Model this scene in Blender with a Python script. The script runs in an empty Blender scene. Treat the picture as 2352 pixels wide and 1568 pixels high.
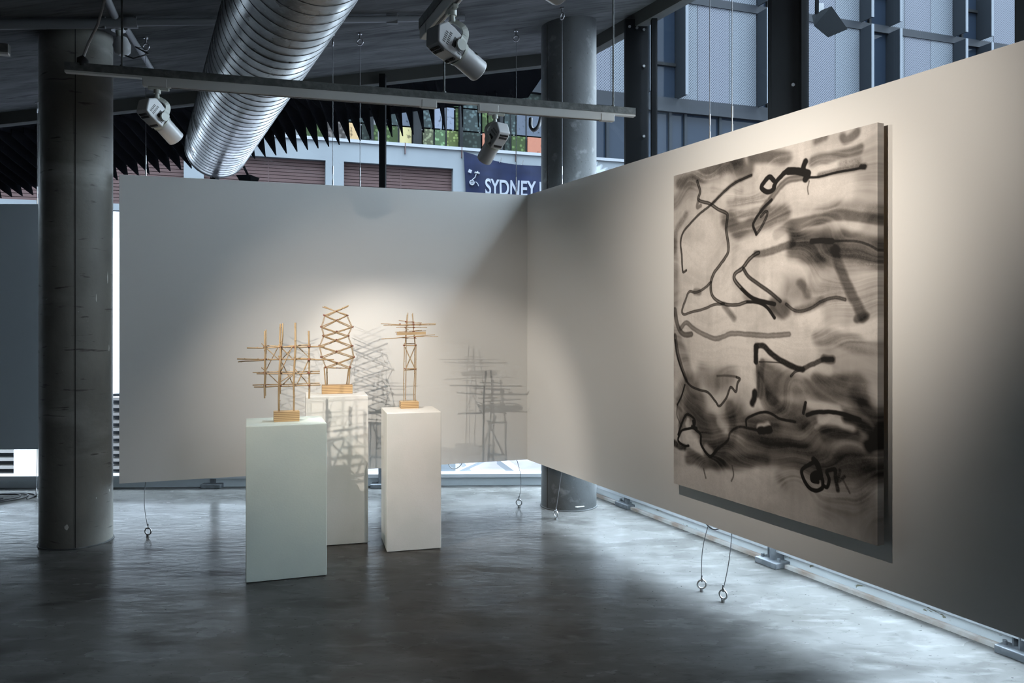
import bpy, math, random
import numpy as np
from mathutils import Vector, Matrix
S = bpy.context.scene
COL = S.collection
random.seed(7)
FL = 1829.0            # focal length in pixels of a 2352 px wide frame
CX, HY, CH = 1176.0, 729.0, 1.7   # principal column, horizon row, camera height
# ------------------------------------------------------------------ camera
cam = bpy.data.cameras.new('camera'); camo = bpy.data.objects.new('camera', cam); COL.objects.link(camo)
cam.sensor_width = 36; cam.lens = 36*FL/2352; cam.shift_y = -(784-HY)/2352
cam.clip_start = 0.05; cam.clip_end = 300
camo.location = (0, 0, CH); camo.rotation_euler = (math.pi/2, 0, 0)
S.camera = camo
# ------------------------------------------------------------------ view, world
S.view_settings.view_transform = 'Standard'
S.view_settings.look = 'None'
S.view_settings.gamma = 1.0
S.view_settings.exposure = 0.0
try: S.view_settings.use_curve_mapping = False
except Exception: pass
W = bpy.data.worlds.new('sky'); S.world = W; W.use_nodes = True
wn = W.node_tree.nodes; wl = W.node_tree.links
bg = wn['Background']; bg.inputs['Color'].default_value = (0.79, 0.88, 1.0, 1)
# overcast sky, brightest overhead and a broad bright patch low in the east (right)
tcw = wn.new('ShaderNodeTexCoord'); spw = wn.new('ShaderNodeSeparateXYZ'); wl.new(tcw.outputs['Generated'], spw.inputs[0])
hz = wn.new('ShaderNodeMapRange'); hz.interpolation_type = 'SMOOTHSTEP'
for k_, v_ in (('From Min', .50), ('From Max', .86), ('To Min', 9.0), ('To Max', 58)): hz.inputs[k_].default_value = v_
wl.new(spw.outputs['Z'], hz.inputs['Value'])
dtw = wn.new('ShaderNodeVectorMath'); dtw.operation = 'DOT_PRODUCT'; wl.new(tcw.outputs['Generated'], dtw.inputs[0])
_e, _a = math.radians(15), math.radians(66)
dtw.inputs[1].default_value = (math.sin(_a)*math.cos(_e), math.cos(_a)*math.cos(_e), math.sin(_e))
gl = wn.new('ShaderNodeMapRange'); gl.interpolation_type = 'SMOOTHSTEP'
for k_, v_ in (('From Min', .93), ('From Max', .99), ('To Min', 0), ('To Max', 14)): gl.inputs[k_].default_value = v_
wl.new(dtw.outputs['Value'], gl.inputs['Value'])
adw = wn.new('ShaderNodeMath'); adw.operation = 'ADD'; wl.new(hz.outputs[0], adw.inputs[0]); wl.new(gl.outputs[0], adw.inputs[1]); wl.new(adw.outputs[0], bg.inputs['Strength'])
# ------------------------------------------------------------------ geometry helpers
def P(px, py, F):                       # a point seen at a pixel, F metres in front of the camera
    return Vector(((px-CX)/FL*F, F, CH+(HY-py)/FL*F))
def floor_hit(px, py):
    return P(px, py, CH*FL/(py-HY))
CA, CB, CC = 3.827, 0.116, 0.0649       # the sloping ceiling plane
def ceil_z(x, y): return CA+CB*x+CC*y
def ceil_hit(px, py, dz=0.0):
    k = (px-CX)/FL; s = (HY-py)/FL
    F = (CA-dz-CH)/(s-CB*k-CC)
    return P(px, py, F)
class MB:
    def __init__(s): s.v = []; s.f = []; s.sm = []
    def add(s, vs, fs, smooth=False):
        n = len(s.v); s.v += [Vector(q) for q in vs]
        for f in fs: s.f.append([i+n for i in f]); s.sm.append(smooth)
        return s
    def box(s, c, d, ax=None):          # centre, size, optional three axes
        ax = ax or (Vector((1,0,0)), Vector((0,1,0)), Vector((0,0,1)))
        c = Vector(c); vs = []
        for i in (-1,1):
            for j in (-1,1):
                for k in (-1,1): vs.append(c+ax[0]*d[0]/2*i+ax[1]*d[1]/2*j+ax[2]*d[2]/2*k)
        return s.add(vs, [(0,1,3,2),(4,6,7,5),(0,4,5,1),(2,3,7,6),(0,2,6,4),(1,5,7,3)])
    def beam(s, a, b, w, h, up=None):   # rectangular bar from a to b
        a = Vector(a); b = Vector(b); d = (b-a); L = d.length; d.normalize()
        up = Vector(up or (0,0,1)); sd = d.cross(up)
        if sd.length < 1e-4: sd = d.cross(Vector((0,1,0)))
        sd.normalize(); u = sd.cross(d)
        return s.box((a+b)/2, (L, w, h), (d, sd, u))
    def tube(s, pts, r, n=10, closed=False, caps=True):
        pts = [Vector(p) for p in pts]; m = len(pts); rr = r if isinstance(r, (list, tuple)) else [r]*m
        vs = []; pu = None
        for i, p in enumerate(pts):
            if closed: t = pts[(i+1) % m]-pts[i-1]
            else: t = pts[min(i+1, m-1)]-pts[max(i-1, 0)]
            t.normalize()
            if pu is None:
                pu = t.cross(Vector((0,0,1)))
                if pu.length < .1: pu = t.cross(Vector((0,1,0)))
            pu = (pu-t*pu.dot(t)); pu.normalize(); w = t.cross(pu)
            for k in range(n):
                a = 2*math.pi*k/n; vs.append(p+(pu*math.cos(a)+w*math.sin(a))*rr[i])
        fs = []
        for i in range(m if closed else m-1):
            j = (i+1) % m
            for k in range(n): l = (k+1) % n; fs.append((i*n+k, i*n+l, j*n+l, j*n+k))
        s.add(vs, fs, True)
        if caps and not closed:
            s.add(vs[:n], [tuple(range(n))[::-1]]); s.add(vs[-n:], [tuple(range(n))])
        return s
    def ring(s, c, R, r, ax, n=24, m=8): # torus round an axis
        ax = Vector(ax).normalized(); u = ax.orthogonal().normalized(); w = ax.cross(u)
        return s.tube([Vector(c)+(u*math.cos(2*math.pi*i/n)+w*math.sin(2*math.pi*i/n))*R for i in range(n)], r, m, closed=True)
    def prism(s, poly, n, t):           # polygon of 3-D points thickened along n by t
        n = Vector(n).normalized(); a = [Vector(p) for p in poly]; b = [p+n*t for p in a]; k = len(a)
        fs = [tuple(range(k))[::-1], tuple(range(k, 2*k))]+[(i, (i+1) % k, (i+1) % k+k, i+k) for i in range(k)]
        return s.add(a+b, fs)
    def build(s, name, mat, parent=None, bevel=0, origin=None):
        me = bpy.data.meshes.new(name)
        if parent is not None:
            o_ = Vector(parent.matrix_world_loc) if hasattr(parent, 'matrix_world_loc') else wloc(parent)
        elif origin is not None: o_ = Vector(origin)
        else:
            lo = Vector([min(v[i] for v in s.v) for i in range(3)]); hi = Vector([max(v[i] for v in s.v) for i in range(3)])
            o_ = Vector(((lo.x+hi.x)/2, (lo.y+hi.y)/2, lo.z))
        me.from_pydata([tuple(v-o_) for v in s.v], [], s.f)
        me.polygons.foreach_set('use_smooth', s.sm); me.update()
        import bmesh
        bm = bmesh.new(); bm.from_mesh(me); bmesh.ops.recalc_face_normals(bm, faces=bm.faces); bm.to_mesh(me); bm.free()
        me.materials.append(mat)
        o = bpy.data.objects.new(name, me); COL.objects.link(o)
        if parent is not None: o.parent = parent
        else: o.location = o_
        if bevel:
            b = o.modifiers.new('bevel', 'BEVEL'); b.width = bevel; b.segments = 2; b.limit_method = 'ANGLE'
        return o
def wloc(o):
    v = Vector((0,0,0))
    while o is not None: v += Vector(o.location); o = o.parent
    return v
def thing(name, loc, label, cat, group=None, kind=None):
    o = bpy.data.objects.new(name, None); COL.objects.link(o); o.location = loc; o.empty_display_size = .1
    return tag(o, label, cat, group, kind)
def tag(o, label=None, cat=None, group=None, kind=None):
    if label: o['label'] = label
    if cat: o['category'] = cat
    if group: o['group'] = group
    if kind: o['kind'] = kind
    return o
# ------------------------------------------------------------------ material helpers
def mat(name, col, rough=.6, metal=0, noise=None, bump=None, spec=.5, **kw):
    """noise=(col2, scale, stretch(x,y,z), contrast lo, hi)  bump=(scale, strength)"""
    m = bpy.data.materials.new(name); m.use_nodes = True; nt = m.node_tree; b = nt.nodes['Principled BSDF']
    b.inputs['Base Color'].default_value = (*col, 1); b.inputs['Roughness'].default_value = rough
    b.inputs['Metallic'].default_value = metal; b.inputs['Specular IOR Level'].default_value = spec
    geo = nt.nodes.new('ShaderNodeNewGeometry'); out = b.inputs['Base Color']
    def tex(scale, st, det=8, dist=0):
        mp = nt.nodes.new('ShaderNodeMapping'); mp.inputs['Scale'].default_value = st
        nt.links.new(geo.outputs['Position'], mp.inputs['Vector'])
        n = nt.nodes.new('ShaderNodeTexNoise'); n.inputs['Scale'].default_value = scale; n.inputs['Detail'].default_value = det
        n.inputs['Distortion'].default_value = dist
        nt.links.new(mp.outputs[0], n.inputs['Vector']); return n
    def ramp(src, lo, hi):
        r = nt.nodes.new('ShaderNodeMapRange'); r.inputs['From Min'].default_value = lo; r.inputs['From Max'].default_value = hi
        nt.links.new(src, r.inputs['Value']); return r.outputs[0]
    prev = None
    for nz in (noise or []):
        c2, sc, st, lo, hi = nz[:5]; t = tex(sc, st, dist=nz[5] if len(nz) > 5 else 0)
        mx = nt.nodes.new('ShaderNodeMix'); mx.data_type = 'RGBA'
        nt.links.new(ramp(t.outputs['Fac'], lo, hi), mx.inputs['Factor'])
        if prev is None: mx.inputs['A'].default_value = (*col, 1)
        else: nt.links.new(prev, mx.inputs['A'])
        mx.inputs['B'].default_value = (*c2, 1); prev = mx.outputs['Result']
    if prev is not None: nt.links.new(prev, out)
    if bump:
        t = tex(bump[0], bump[2] if len(bump) > 2 else (1,1,1)); bp = nt.nodes.new('ShaderNodeBump')
        bp.inputs['Strength'].default_value = bump[1]; bp.inputs['Distance'].default_value = .01
        nt.links.new(t.outputs['Fac'], bp.inputs['Height']); nt.links.new(bp.outputs[0], b.inputs['Normal'])
    if 'rnoise' in kw:
        sc, st, lo, hi, r0, r1 = kw['rnoise']; t = tex(sc, st)
        rr = nt.nodes.new('ShaderNodeMapRange'); rr.inputs['From Min'].default_value = lo; rr.inputs['From Max'].default_value = hi
        rr.inputs['To Min'].default_value = r0; rr.inputs['To Max'].default_value = r1
        nt.links.new(t.outputs['Fac'], rr.inputs['Value']); nt.links.new(rr.outputs[0], b.inputs['Roughness'])
    if 'emit' in kw:
        b.inputs['Emission Color'].default_value = (*kw['emit'][0], 1); b.inputs['Emission Strength'].default_value = kw['emit'][1]
    if 'aniso' in kw: b.inputs['Anisotropic'].default_value = kw['aniso']
    return m
def glass(name, tint=(.9,.95,.97), refl=.06):
    m = bpy.data.materials.new(name); m.use_nodes = True; nt = m.node_tree; nt.nodes.clear()
    o = nt.nodes.new('ShaderNodeOutputMaterial'); t = nt.nodes.new('ShaderNodeBsdfTransparent'); t.inputs[0].default_value = (*tint, 1)
    g = nt.nodes.new('ShaderNodeBsdfGlossy'); g.inputs['Roughness'].default_value = .02
    lw = nt.nodes.new('ShaderNodeLayerWeight'); lw.inputs['Blend'].default_value = .5
    pw = nt.nodes.new('ShaderNodeMath'); pw.operation = 'POWER'; pw.inputs[1].default_value = 5; nt.links.new(lw.outputs['Facing'], pw.inputs[0])
    fr = nt.nodes.new('ShaderNodeMath'); fr.operation = 'MULTIPLY_ADD'; fr.inputs[1].default_value = .9; fr.inputs[2].default_value = .03; nt.links.new(pw.outputs[0], fr.inputs[0])
    mx = nt.nodes.new('ShaderNodeMixShader'); nt.links.new(fr.outputs[0], mx.inputs[0])
    nt.links.new(t.outputs[0], mx.inputs[1]); nt.links.new(g.outputs[0], mx.inputs[2]); nt.links.new(mx.outputs[0], o.inputs[0])
    return m
M = {}
M['floor'] = mat('polished_concrete', (.078,.077,.072), .2, spec=.05,
    noise=[((.120,.119,.115), .9, (1,1.2,1), .36, .66), ((.046,.045,.042), 1.9, (1,1.7,1), .48, .74, .4), ((.145,.145,.14), 5, (1,2.4,1), .52, .82, .3), ((.05,.05,.047), 8, (1,2.6,1), .58, .85, .5), ((.022,.022,.02), 34, (1,2,1), .66, .72)],
    bump=(9, .16, (1,2,1)), rnoise=(2.2, (1,2,1), .3, .7, .13, .32))
M['ceiling'] = mat('board_marked_concrete', (0.0547,0.0575,0.0575), .8, spec=.0,
    noise=[((0.0913,0.0938,0.0934), 1.4, (1,4,1), .35, .65), ((0.0343,0.0366,0.0370), 3, (1,9,1), .50, .78, 1.0), ((0.1095,0.1115,0.1083), .8, (1,1,1), .6, .8)], bump=(9, .25, (1,4,1)))
M['column'] = mat('column_concrete', (0.1890,0.1862,0.1652), .55, spec=.3,
    noise=[((0.1190,0.1162,0.1036), 2.2, (1,1,.8), .35, .7), ((0.2800,0.2800,0.2590), 1.5, (1,1,3), .55, .8), ((0.0630,0.0602,0.0532), 4.5, (1,1,7), .64, .70, .5), ((0.4200,0.4200,0.3920), 40, (1,1,1), .74, .78)], bump=(20, .25))
M['column_pale'] = mat('pale_column_concrete', (0.0498,0.0536,0.0544), .6, spec=.25,
    noise=[((0.0770,0.0817,0.0817), 2.5, (1,1,.8), .35, .7), ((0.1633,0.1724,0.1724), 9, (1,1,1), .6, .8), ((0.0364,0.0364,0.0364), 55, (1,1,1), .66, .70)], bump=(20, .25))
M['wall'] = mat('painted_partition', (.72,.72,.70), .85, spec=.1, bump=(60, .04))
M['wall2'] = mat('painted_far_partition', (.42,.46,.49), .85, spec=.15)
M['plinth'] = mat('white_painted_plinth', (.76,.75,.72), .55, spec=.35, noise=[((.68,.69,.65), 3, (1,1,1), .4, .7)], bump=(90, .06))
M['plinth_green'] = mat('pale_sage_plinth', (0.7722,0.8541,0.7722), .5, spec=.35, noise=[((0.7020,0.7956,0.7371), 2.5, (1,1,1), .4, .7)], bump=(90, .07))
M['galv'] = mat('galvanised_steel', (0.0784,0.0815,0.0846), .34, .92, noise=[((0.0495,0.0516,0.0537), 9, (1,1,1), .4, .62), ((0.1032,0.1073,0.1115), 45, (1,1,1), .5, .7)], bump=(5, .10), rnoise=(6, (1,1,1), .3, .7, .22, .42))
M['seam'] = mat('duct_seam_steel', (.16,.165,.17), .5, .8)
M['strut'] = mat('galvanised_channel', (0.0700,0.0770,0.0735), .65, .3, noise=[((0.1190,0.1260,0.1225), 28, (1,1,1), .42, .66), ((0.0840,0.0910,0.0840), 12, (1,1,1), .55, .75)], bump=(60, .2))
M['track'] = mat('white_track', (0.4176,0.4176,0.3960), .5)
M['slot'] = mat('dark_slot', (.03,.03,.03), .6)
M['lampwhite'] = mat('white_lamp_plastic', (0.4080,0.4140,0.4140), .4)
M['lampgreen'] = mat('aged_white_plastic', (0.3720,0.3900,0.3480), .45)
M['vent'] = mat('dark_vent', (.02,.02,.02), .6)
M['lens'] = mat('lit_lens', (.9,.8,.6), .3, emit=((1,.82,.55), 8))
M['pipe'] = mat('grey_conduit', (0.1120,0.1165,0.1210), .5, spec=.1)
M['steel'] = mat('stainless_steel', (0.3600,0.3600,0.3600), .28, .95)
M['wire'] = mat('dark_wire_rope', (.16,.165,.17), .45, .7)
M['black'] = mat('black_painted_steel', (.005,.0055,.006), .7, spec=.03, noise=[((.008,.0085,.009), 4, (1,1,.3), .4, .7)])
M['blackflood'] = mat('black_floodlight', (0.0032,0.0036,0.0040), .9, spec=0)
M['fin'] = mat('black_sunshade', (0.0020,0.0021,0.0025), .9, spec=0)
M['head'] = mat('bronze_window_head', (.055,.056,.052), .8, spec=0)
M['post'] = mat('galvanised_post', (0.1400,0.1540,0.1680), .55, .4, noise=[((0.2100,0.2240,0.2380), 20, (1,1,1), .45, .7)])
M['kerb'] = mat('painted_kerb', (.50,.55,.58), .6, noise=[((.44,.48,.5), 3, (1,1,1), .4, .7)])
M['kerbworn'] = mat('flaking_white_kerb', (.66,.70,.72), .6, noise=[((.20,.20,.14), 6, (1,1,2.5), .64, .66, .8)])
M['frame'] = mat('pale_aluminium_frame', (.45,.47,.49), .4, .5)
M['rust'] = mat('rusty_channel', (.30,.24,.20), .7, noise=[((.45,.44,.42), 5, (1,1,1), .4, .6)])
M['glass'] = glass('window_glass')
M['cable'] = mat('black_cable', (.012,.012,.013), .5)
M['greycable'] = mat('grey_cable', (.30,.29,.28), .5)
M['label'] = mat('white_sticker', (.7,.7,.7), .5)
M['ink'] = mat('black_ink', (.02,.02,.02), .6)
M['room'] = mat('dark_room_wall', (0.0400,0.0400,0.0400), .8)
# ------------------------------------------------------------------ key positions (metres; x right, y away, z up)
ZB, ZT = .42, 2.803                      # bottom and top of the hanging partitions
BW0, BW1 = Vector((-3.029, 6.141, 0)), Vector((.137, 7.181, 0))
dB = (BW1-BW0).normalized(); nB = Vector((-dB.y, dB.x, 0))          # nB points away from the camera
RW1 = P(2352, 1468, 3.168); RW1.z = 0
dR = (RW1-BW1); dR.z = 0; dR.normalize(); nR = Vector((-dR.y, dR.x, 0))  # nR points outwards (right)
RWend = BW1+dR*10.5  # carried on out of view to keep daylight off the foreground floor
GK = Vector((.60, 8.12, 0)); GL = Vector((-9.0, 7.86, 0))           # glazing corner, left end
gB = (GL-GK).normalized(); ngB = Vector((0,1,0))
gR = Vector((1.765, -3.63, 0)).normalized(); ngR = Vector((-gR.y, gR.x, 0))
GR = GK+gR*11.0; GM = GK+gR*5.3
# ================================================================== SETTING
def slab(poly, z0, z1, name, m, kind='structure'):
    b = MB(); k = len(poly)
    lo = [Vector((x, y, z0(x, y) if callable(z0) else z0)) for x, y in poly]; hi = [Vector((x, y, z1(x, y) if callable(z1) else z1)) for x, y in poly]
    b.add(lo+hi, [tuple(range(k)), tuple(range(k, 2*k))[::-1]]+[(i, (i+1) % k, (i+1) % k+k, i+k) for i in range(k)])
    return tag(b.build(name, m, origin=(0,0,0)), kind=kind)
room = [(-9.0, -4.0), (-9.0, 7.86), (GK.x, GK.y), (GR.x, GR.y), (GR.x, -4.0)]
slab(room, -.3, 0.0, 'floor', M['floor'])
room_up = [(-9.2, -4.2), (-9.2, 8.02), (GK.x+.08, GK.y+.14), (GR.x+.15, GR.y+.05), (GR.x+.15, -4.2)]
slab(room_up, ceil_z, lambda x, y: ceil_z(x, y)+.35, 'ceiling', M['ceiling'])
def wallbox(a, b, z0, z1, t, name, m, out=None):
    a = Vector(a); b = Vector(b); d = (b-a).normalized(); n = out or Vector((-d.y, d.x, 0))
    q = MB(); q.prism([a+Vector((0,0,z0)), b+Vector((0,0,z0)), b+Vector((0,0,z1)), a+Vector((0,0,z1))], n, t)
    return q.build(name, m)
tag(wallbox((-9.0,-4.0,0), (-9.0,7.86,0), -.3, 4.6, .2, 'wall_left', M['room'], Vector((-1,0,0))), kind='structure')
tag(wallbox((-9.0,-4.0,0), (GR.x,-4.0,0), -.3, 5.0, .2, 'wall_rear', M['room'], Vector((0,-1,0))), kind='structure')

# ---- glazing: window_1 (behind the long partition) and window_2 (right)
def window(name, a, b, n, posts, kerbm, rust, mull):
    """a->b along the floor, n outward, posts = distances along with width"""
    d = (b-a).normalized(); L = (b-a).length
    root = bpy.data.objects.new(name, None); COL.objects.link(root); root.location = (a+b)/2; root['kind'] = 'structure'
    bpy.context.view_layer.update()
    k = MB(); k.beam(a+n*.03+Vector((0,0,.045)), b+n*.03+Vector((0,0,.045)), .10, .09); k.build('kerb', kerbm, root)
    k = MB(); k.beam(a+n*.0+Vector((0,0,.108)), b+n*.0+Vector((0,0,.108)), .14, .035); k.build('sill', M['frame'], root)
    if rust:
        k = MB(); k.beam(a-n*.05+Vector((0,0,.012)), b-n*.05+Vector((0,0,.012)), .035, .024); k.build('floor_channel', rust, root)
    zt = lambda p: ceil_z(p.x, p.y)
    k = MB(); k.prism([a+n*.04+Vector((0,0,.12)), b+n*.04+Vector((0,0,.12)), b+n*.04+Vector((0,0,zt(b)-.05)), a+n*.04+Vector((0,0,zt(a)-.05))], n, .012)
    k.build('glass_pane', M['glass'], root)
    k = MB(); k.prism([a+Vector((0,0,zt(a)-.12)), b+Vector((0,0,zt(b)-.12)), b+Vector((0,0,zt(b)+.02)), a+Vector((0,0,zt(a)+.02))], n, .10)
    k.build('head_frame', M['head'], root)
    for s in mull:
        p = a+d*s+n*.05
        k = MB(); k.beam(p+Vector((0,0,.1)), p+Vector((0,0,zt(p)-.05)), .05, .05); k.build('mullion', M['black'], root)
    return root
window('window_1', GL, GK, ngB, [], M['kerb'], None, [3.0, 6.0])
wallbox(GM, GR, -.3, 5.2, .15, 'wall_right_blocker', M['room'], ngR)['kind'] = 'structure'  # unseen solid stretch added in place of glazing to cut daylight in the room
window('window_2', GK, GM, ngR, [], M['kerbworn'], M['rust'], [.25, 1.35, 3.05])

# ---- black steel posts with galvanised stubs and base plates
def post(px0, px1, pyb, plate, label, dirv, nrm, wfin=None, bolts=()):
    """px0..px1 pixel span of the black fin seen at the depth where its base plate meets the floor at row pyb"""
    F = CH*FL/(pyb-HY)+.12
    base = P((px0+px1)/2, HY, F); base.z = 0
    w = (px1-px0)/FL*F
    r = thing('steel_post', base, label, 'post', 'steel posts along the glazing')
    ax = (dirv, nrm, Vector((0,0,1)))
    zt = ceil_z(base.x, base.y)-.06
    X = Vector((1,0,0)); Y = Vector((0,1,0)); Z = Vector((0,0,1))
    b = MB(); b.box(base+Vector((0,0,(.45+zt)/2)), (w, .08, zt-.45)); b.build('fin_plate', M['black'], r)
    c0 = base+X*(-w*.2); sw = min(.12, w)
    b = MB(); b.box(c0+Z*.27, (sw, .012, .46), (X, Y, Z)).box(c0+Z*.27+Y*.05, (sw, .012, .46)).box(c0+Z*.27+Y*.025-X*sw*.25, (.012, .05, .46)); b.build('stub', M['post'], r)
    b = MB(); b.box(c0+Z*.02+Y*.03, (.20, .22, .04), ax); bp_ = b.build('base_plate', M['post'], r, bevel=.004)
    for i in (-1, 1):
        b = MB(); q = c0+dirv*.075*i-nrm*.06+Y*.03; b.tube([q+Z*.035, q+Z*.062], .012, 6); b.build('anchor_bolt', M['post'], bp_)
    for (bx, by) in bolts:
        q = P(bx, by, F-.045); b = MB(); b.tube([q+Y*.01, q-Y*.008], .012, 10); b.build('bolt', M['steel'], r)
    return r
post(1435, 1488, 1172, 1, 'wide black post with three bolts near its top, right of the pale column', gR, ngR, bolts=[(1446,61),(1463,64),(1479,68),(1479,152),(1479,313)])
post(1768, 1836, 1310, 1, 'widest black steel post, standing behind the partition above the painting', gR, ngR, bolts=[(1821,195)])
post(872, 886, 1124, 1, 'thin black steel post seen above the middle of the long partition', Vector((1,0,0)), Vector((0,-1,0)))
post(486, 498, 1124, 1, 'thin steel post whose foot shows under the partition left of the sage plinth', Vector((1,0,0)), Vector((0,-1,0)))
post(2342, 2430, 1535, 1, 'steel post at the far right whose base plate is cut by the frame edge', gR, ngR)

# ---- columns
def column(name, px0, px1, m, label, seam_px, chips):
    a0 = math.atan((px0-CX)/FL); a1 = math.atan((px1-CX)/FL); am = (a0+a1)/2; d = .25/math.sin((a1-a0)/2)
    c = Vector((math.sin(am)*d, math.cos(am)*d, 0)); N = 72
    r = thing(name, c, label, 'column')
    b = MB(); vs = []; fs = []; zs = [0, .02, 1, 2, 3, 99]
    for z in zs:
        for i in range(N):
            t = 2*math.pi*i/N; x = c.x+.25*math.cos(t); y = c.y+.25*math.sin(t); rr = 1.0
            vs.append((x, y, z if z < 50 else ceil_z(x, y)+.02))
    for j in range(len(zs)-1):
        for i in range(N): fs.append((j*N+i, j*N+(i+1) % N, (j+1)*N+(i+1) % N, (j+1)*N+i))
    b.add(vs, fs, True); b.build('shaft', m, r)
    # formwork seam: a thin raised fillet running up the shaft
    t = math.atan((seam_px-CX)/FL); u = Vector((math.sin(t), math.cos(t), 0)); bb = u.dot(c); s = bb-math.sqrt(bb*bb-(c.length**2-.25**2))
    q = u*s; n = (q-c).normalized(); zt = ceil_z(q.x, q.y)
    b = MB(); b.beam(q+n*.0005+Vector((0,0,.01)), q+n*.0005+Vector((0,0,zt-.02)), .006, .004, n); b.build('formwork_seam', M['seamc'], r)
    # plaster foot
    b = MB(); b.ring(c+Vector((0,0,.003)), .252, .008, (0,0,1), 60, 6); b.build('mortar_foot', M['column_pale'], r)
    for (px, py, w, h) in chips:
        t = math.atan((px-CX)/FL); u = Vector((math.sin(t), math.cos(t), 0)); bb = u.dot(c); s = bb-math.sqrt(bb*bb-(c.length**2-.25**2))
        q = u*s; n = (q-c).normalized(); q.z = CH+(HY-py)/FL*q.y; sd = Vector((-n.y, n.x, 0))
        k = 9; b = MB(); rnd = [random.uniform(.7, 1.2) for _ in range(k)]
        b.prism([q-n*.004+sd*math.cos(2*math.pi*i/k)*w*rnd[i]+Vector((0,0,math.sin(2*math.pi*i/k)*h*rnd[i])) for i in range(k)], n, .0052)
        b.build('paint_chip', M['chip'], r)
    return r
M['seamc'] = mat('formwork_seam', (.03,.029,.026), .8)
M['chip'] = mat('paint_chip', (.5,.5,.46), .7)
column('concrete_column', 88, 260, M['column'], 'thick dark concrete column standing at the left in front of the long partition', 173,
       [(153,1211,.016,.024),(251,1125,.008,.013),(247,640,.006,.05),(250,800,.006,.03),(221,1143,.002,.008),(221,685,.003,.03)])
column('concrete_column', 1243, 1370, M['column_pale'], 'paler round concrete column behind the corner where the two partitions meet', 1257,
       [(1333,1163,.05,.006)])

# ================================================================== PARTITIONS
def partition(name, a, b, n, label, m, joints=()):
    r = thing(name, ((a+b)/2+Vector((0,0,ZB))), label, 'partition')
    q = MB(); q.prism([a+Vector((0,0,ZB)), b+Vector((0,0,ZB)), b+Vector((0,0,ZT)), a+Vector((0,0,ZT))], n, .11)
    q.build('panel', m, r)
    return r
partition('hanging_partition', BW0, BW1+dB*.06, nB, 'long white partition wall hanging behind the three plinths', M['wall'])
partition('hanging_partition', BW1+nR*.0+dR*.0, RWend, nR, 'white partition wall on the right carrying the large painting', M['wall'])
LW1 = P(112, HY, 7.75); LW1.z = 0; LW0 = P(-700, HY, 7.65); LW0.z = 0
partition('hanging_partition', LW0, LW1, Vector((0,1,0)), 'blue-grey partition wall at far left behind the dark column', M['wall2'])

# ---- wires from ceiling to partition and partition to floor
def eye(b, c, R, r, ax): b.ring(c, R, r, ax, 20, 8)
def wall_pt(px, which):
    k = (px-CX)/FL; a, d = (BW0, dB) if which == 'b' else ((BW1, dR) if which == 'r' else (LW0, Vector((1,.0123,0)).normalized()))
    # (k F, F) on a + t d
    t = (k*a.y-a.x)/(d.x-k*d.y); p = a+d*t; return p
def hanger(px_top, px_floor, py_floor, which, label, loop=0, eyeax=(0.2,1,0), top=True, bottom=True, bend=0.0, fx=None):
    n = {'b': nB, 'r': nR, 'l': Vector((0,1,0))}[which]
    p = wall_pt(px_top, which)+n*.055
    base = Vector((p.x, p.y, 0))
    r = thing('suspension_wire', base, label, 'wire', 'wires that hold the partitions')
    Z = Vector((0,0,1))
    if top:
        zc = ceil_z(p.x, p.y)
        b = MB(); eye(b, p+Z*(zc-.075), .026, .006, eyeax); b.tube([p+Z*(zc-.05), p+Z*(zc+.01)], .008, 8); b.tube([p+Z*(zc-.012), p+Z*(zc)], .018, 8)
        b.build('ceiling_eye_bolt', M['steel'], r)
        b = MB(); b.tube([p+Z*(zc-.10), p+Z*(ZT-.01)], .0026, 6); b.build('upper_wire', M['wire'], r)
        b = MB(); b.tube([p+Z*(ZT+.0), p+Z*(ZT+.06)], .0055, 8).tube([p+Z*(ZT+.06), p+Z*(ZT+.10)], .0035, 6).tube([p+Z*(ZT+.10), p+Z*(ZT+.17)], .0055, 8); b.build('turnbuckle', M['steel'], r)
    if bottom:
        q = floor_hit(px_floor, py_floor)
        b = MB(); eye(b, q+Z*.045, .026, .0055, eyeax); b.tube([q, q+Z*.018], .013, 8); b.build('floor_eye_bolt', M['steel'], r)
        a = Vector((q.x, q.y, .072)); e = Vector((p.x, p.y, ZB+.01)); pts = []
        for i in range(13):
            t = i/12; m_ = a.lerp(e, t); m_.x += bend*math.sin(math.pi*t); pts.append(m_)
        b = MB(); b.tube(pts, .0028, 6).tube([a-Z*.012, a+Z*.03], .005, 6); b.build('lower_wire', M['wire'], r)
        b = MB(); eye(b, a+Z*.004, .010, .003, (1,0.2,0)); b.build('shackle', M['steel'], r)
    return r
hanger(333, 340, 1233, 'b', 'wire at the left end of the long partition, beside the dark column', bend=-.02)
hanger(766, 0, 0, 'b', 'wire just left of the two rising to the ceiling between duct and thin post', bottom=False, eyeax=(1,.3,0))
hanger(829, 0, 0, 'b', 'wire nearest the thin black post, eye bolt right of the duct', bottom=False)
hanger(1190, 1192, 1165, 'b', 'wire near the corner of the partitions, left of the pale column', bend=.03, eyeax=(.3,1,0))
hanger(1278, 1277, 1192, 'r', 'wire running in front of the pale column', eyeax=(1,.6,0))
hanger(1614, 1612, 1358, 'r', 'left wire of the close pair behind the painting', bend=-.02, eyeax=(.1,1,0))
hanger(1665, 1661, 1382, 'r', 'right wire of the close pair behind the painting', bend=.01, eyeax=(1,.9,0))
hanger(78, 84, 1141, 'l', 'wire at the left edge of the dark column, holding the blue-grey partition', eyeax=(1,.5,0))

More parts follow.
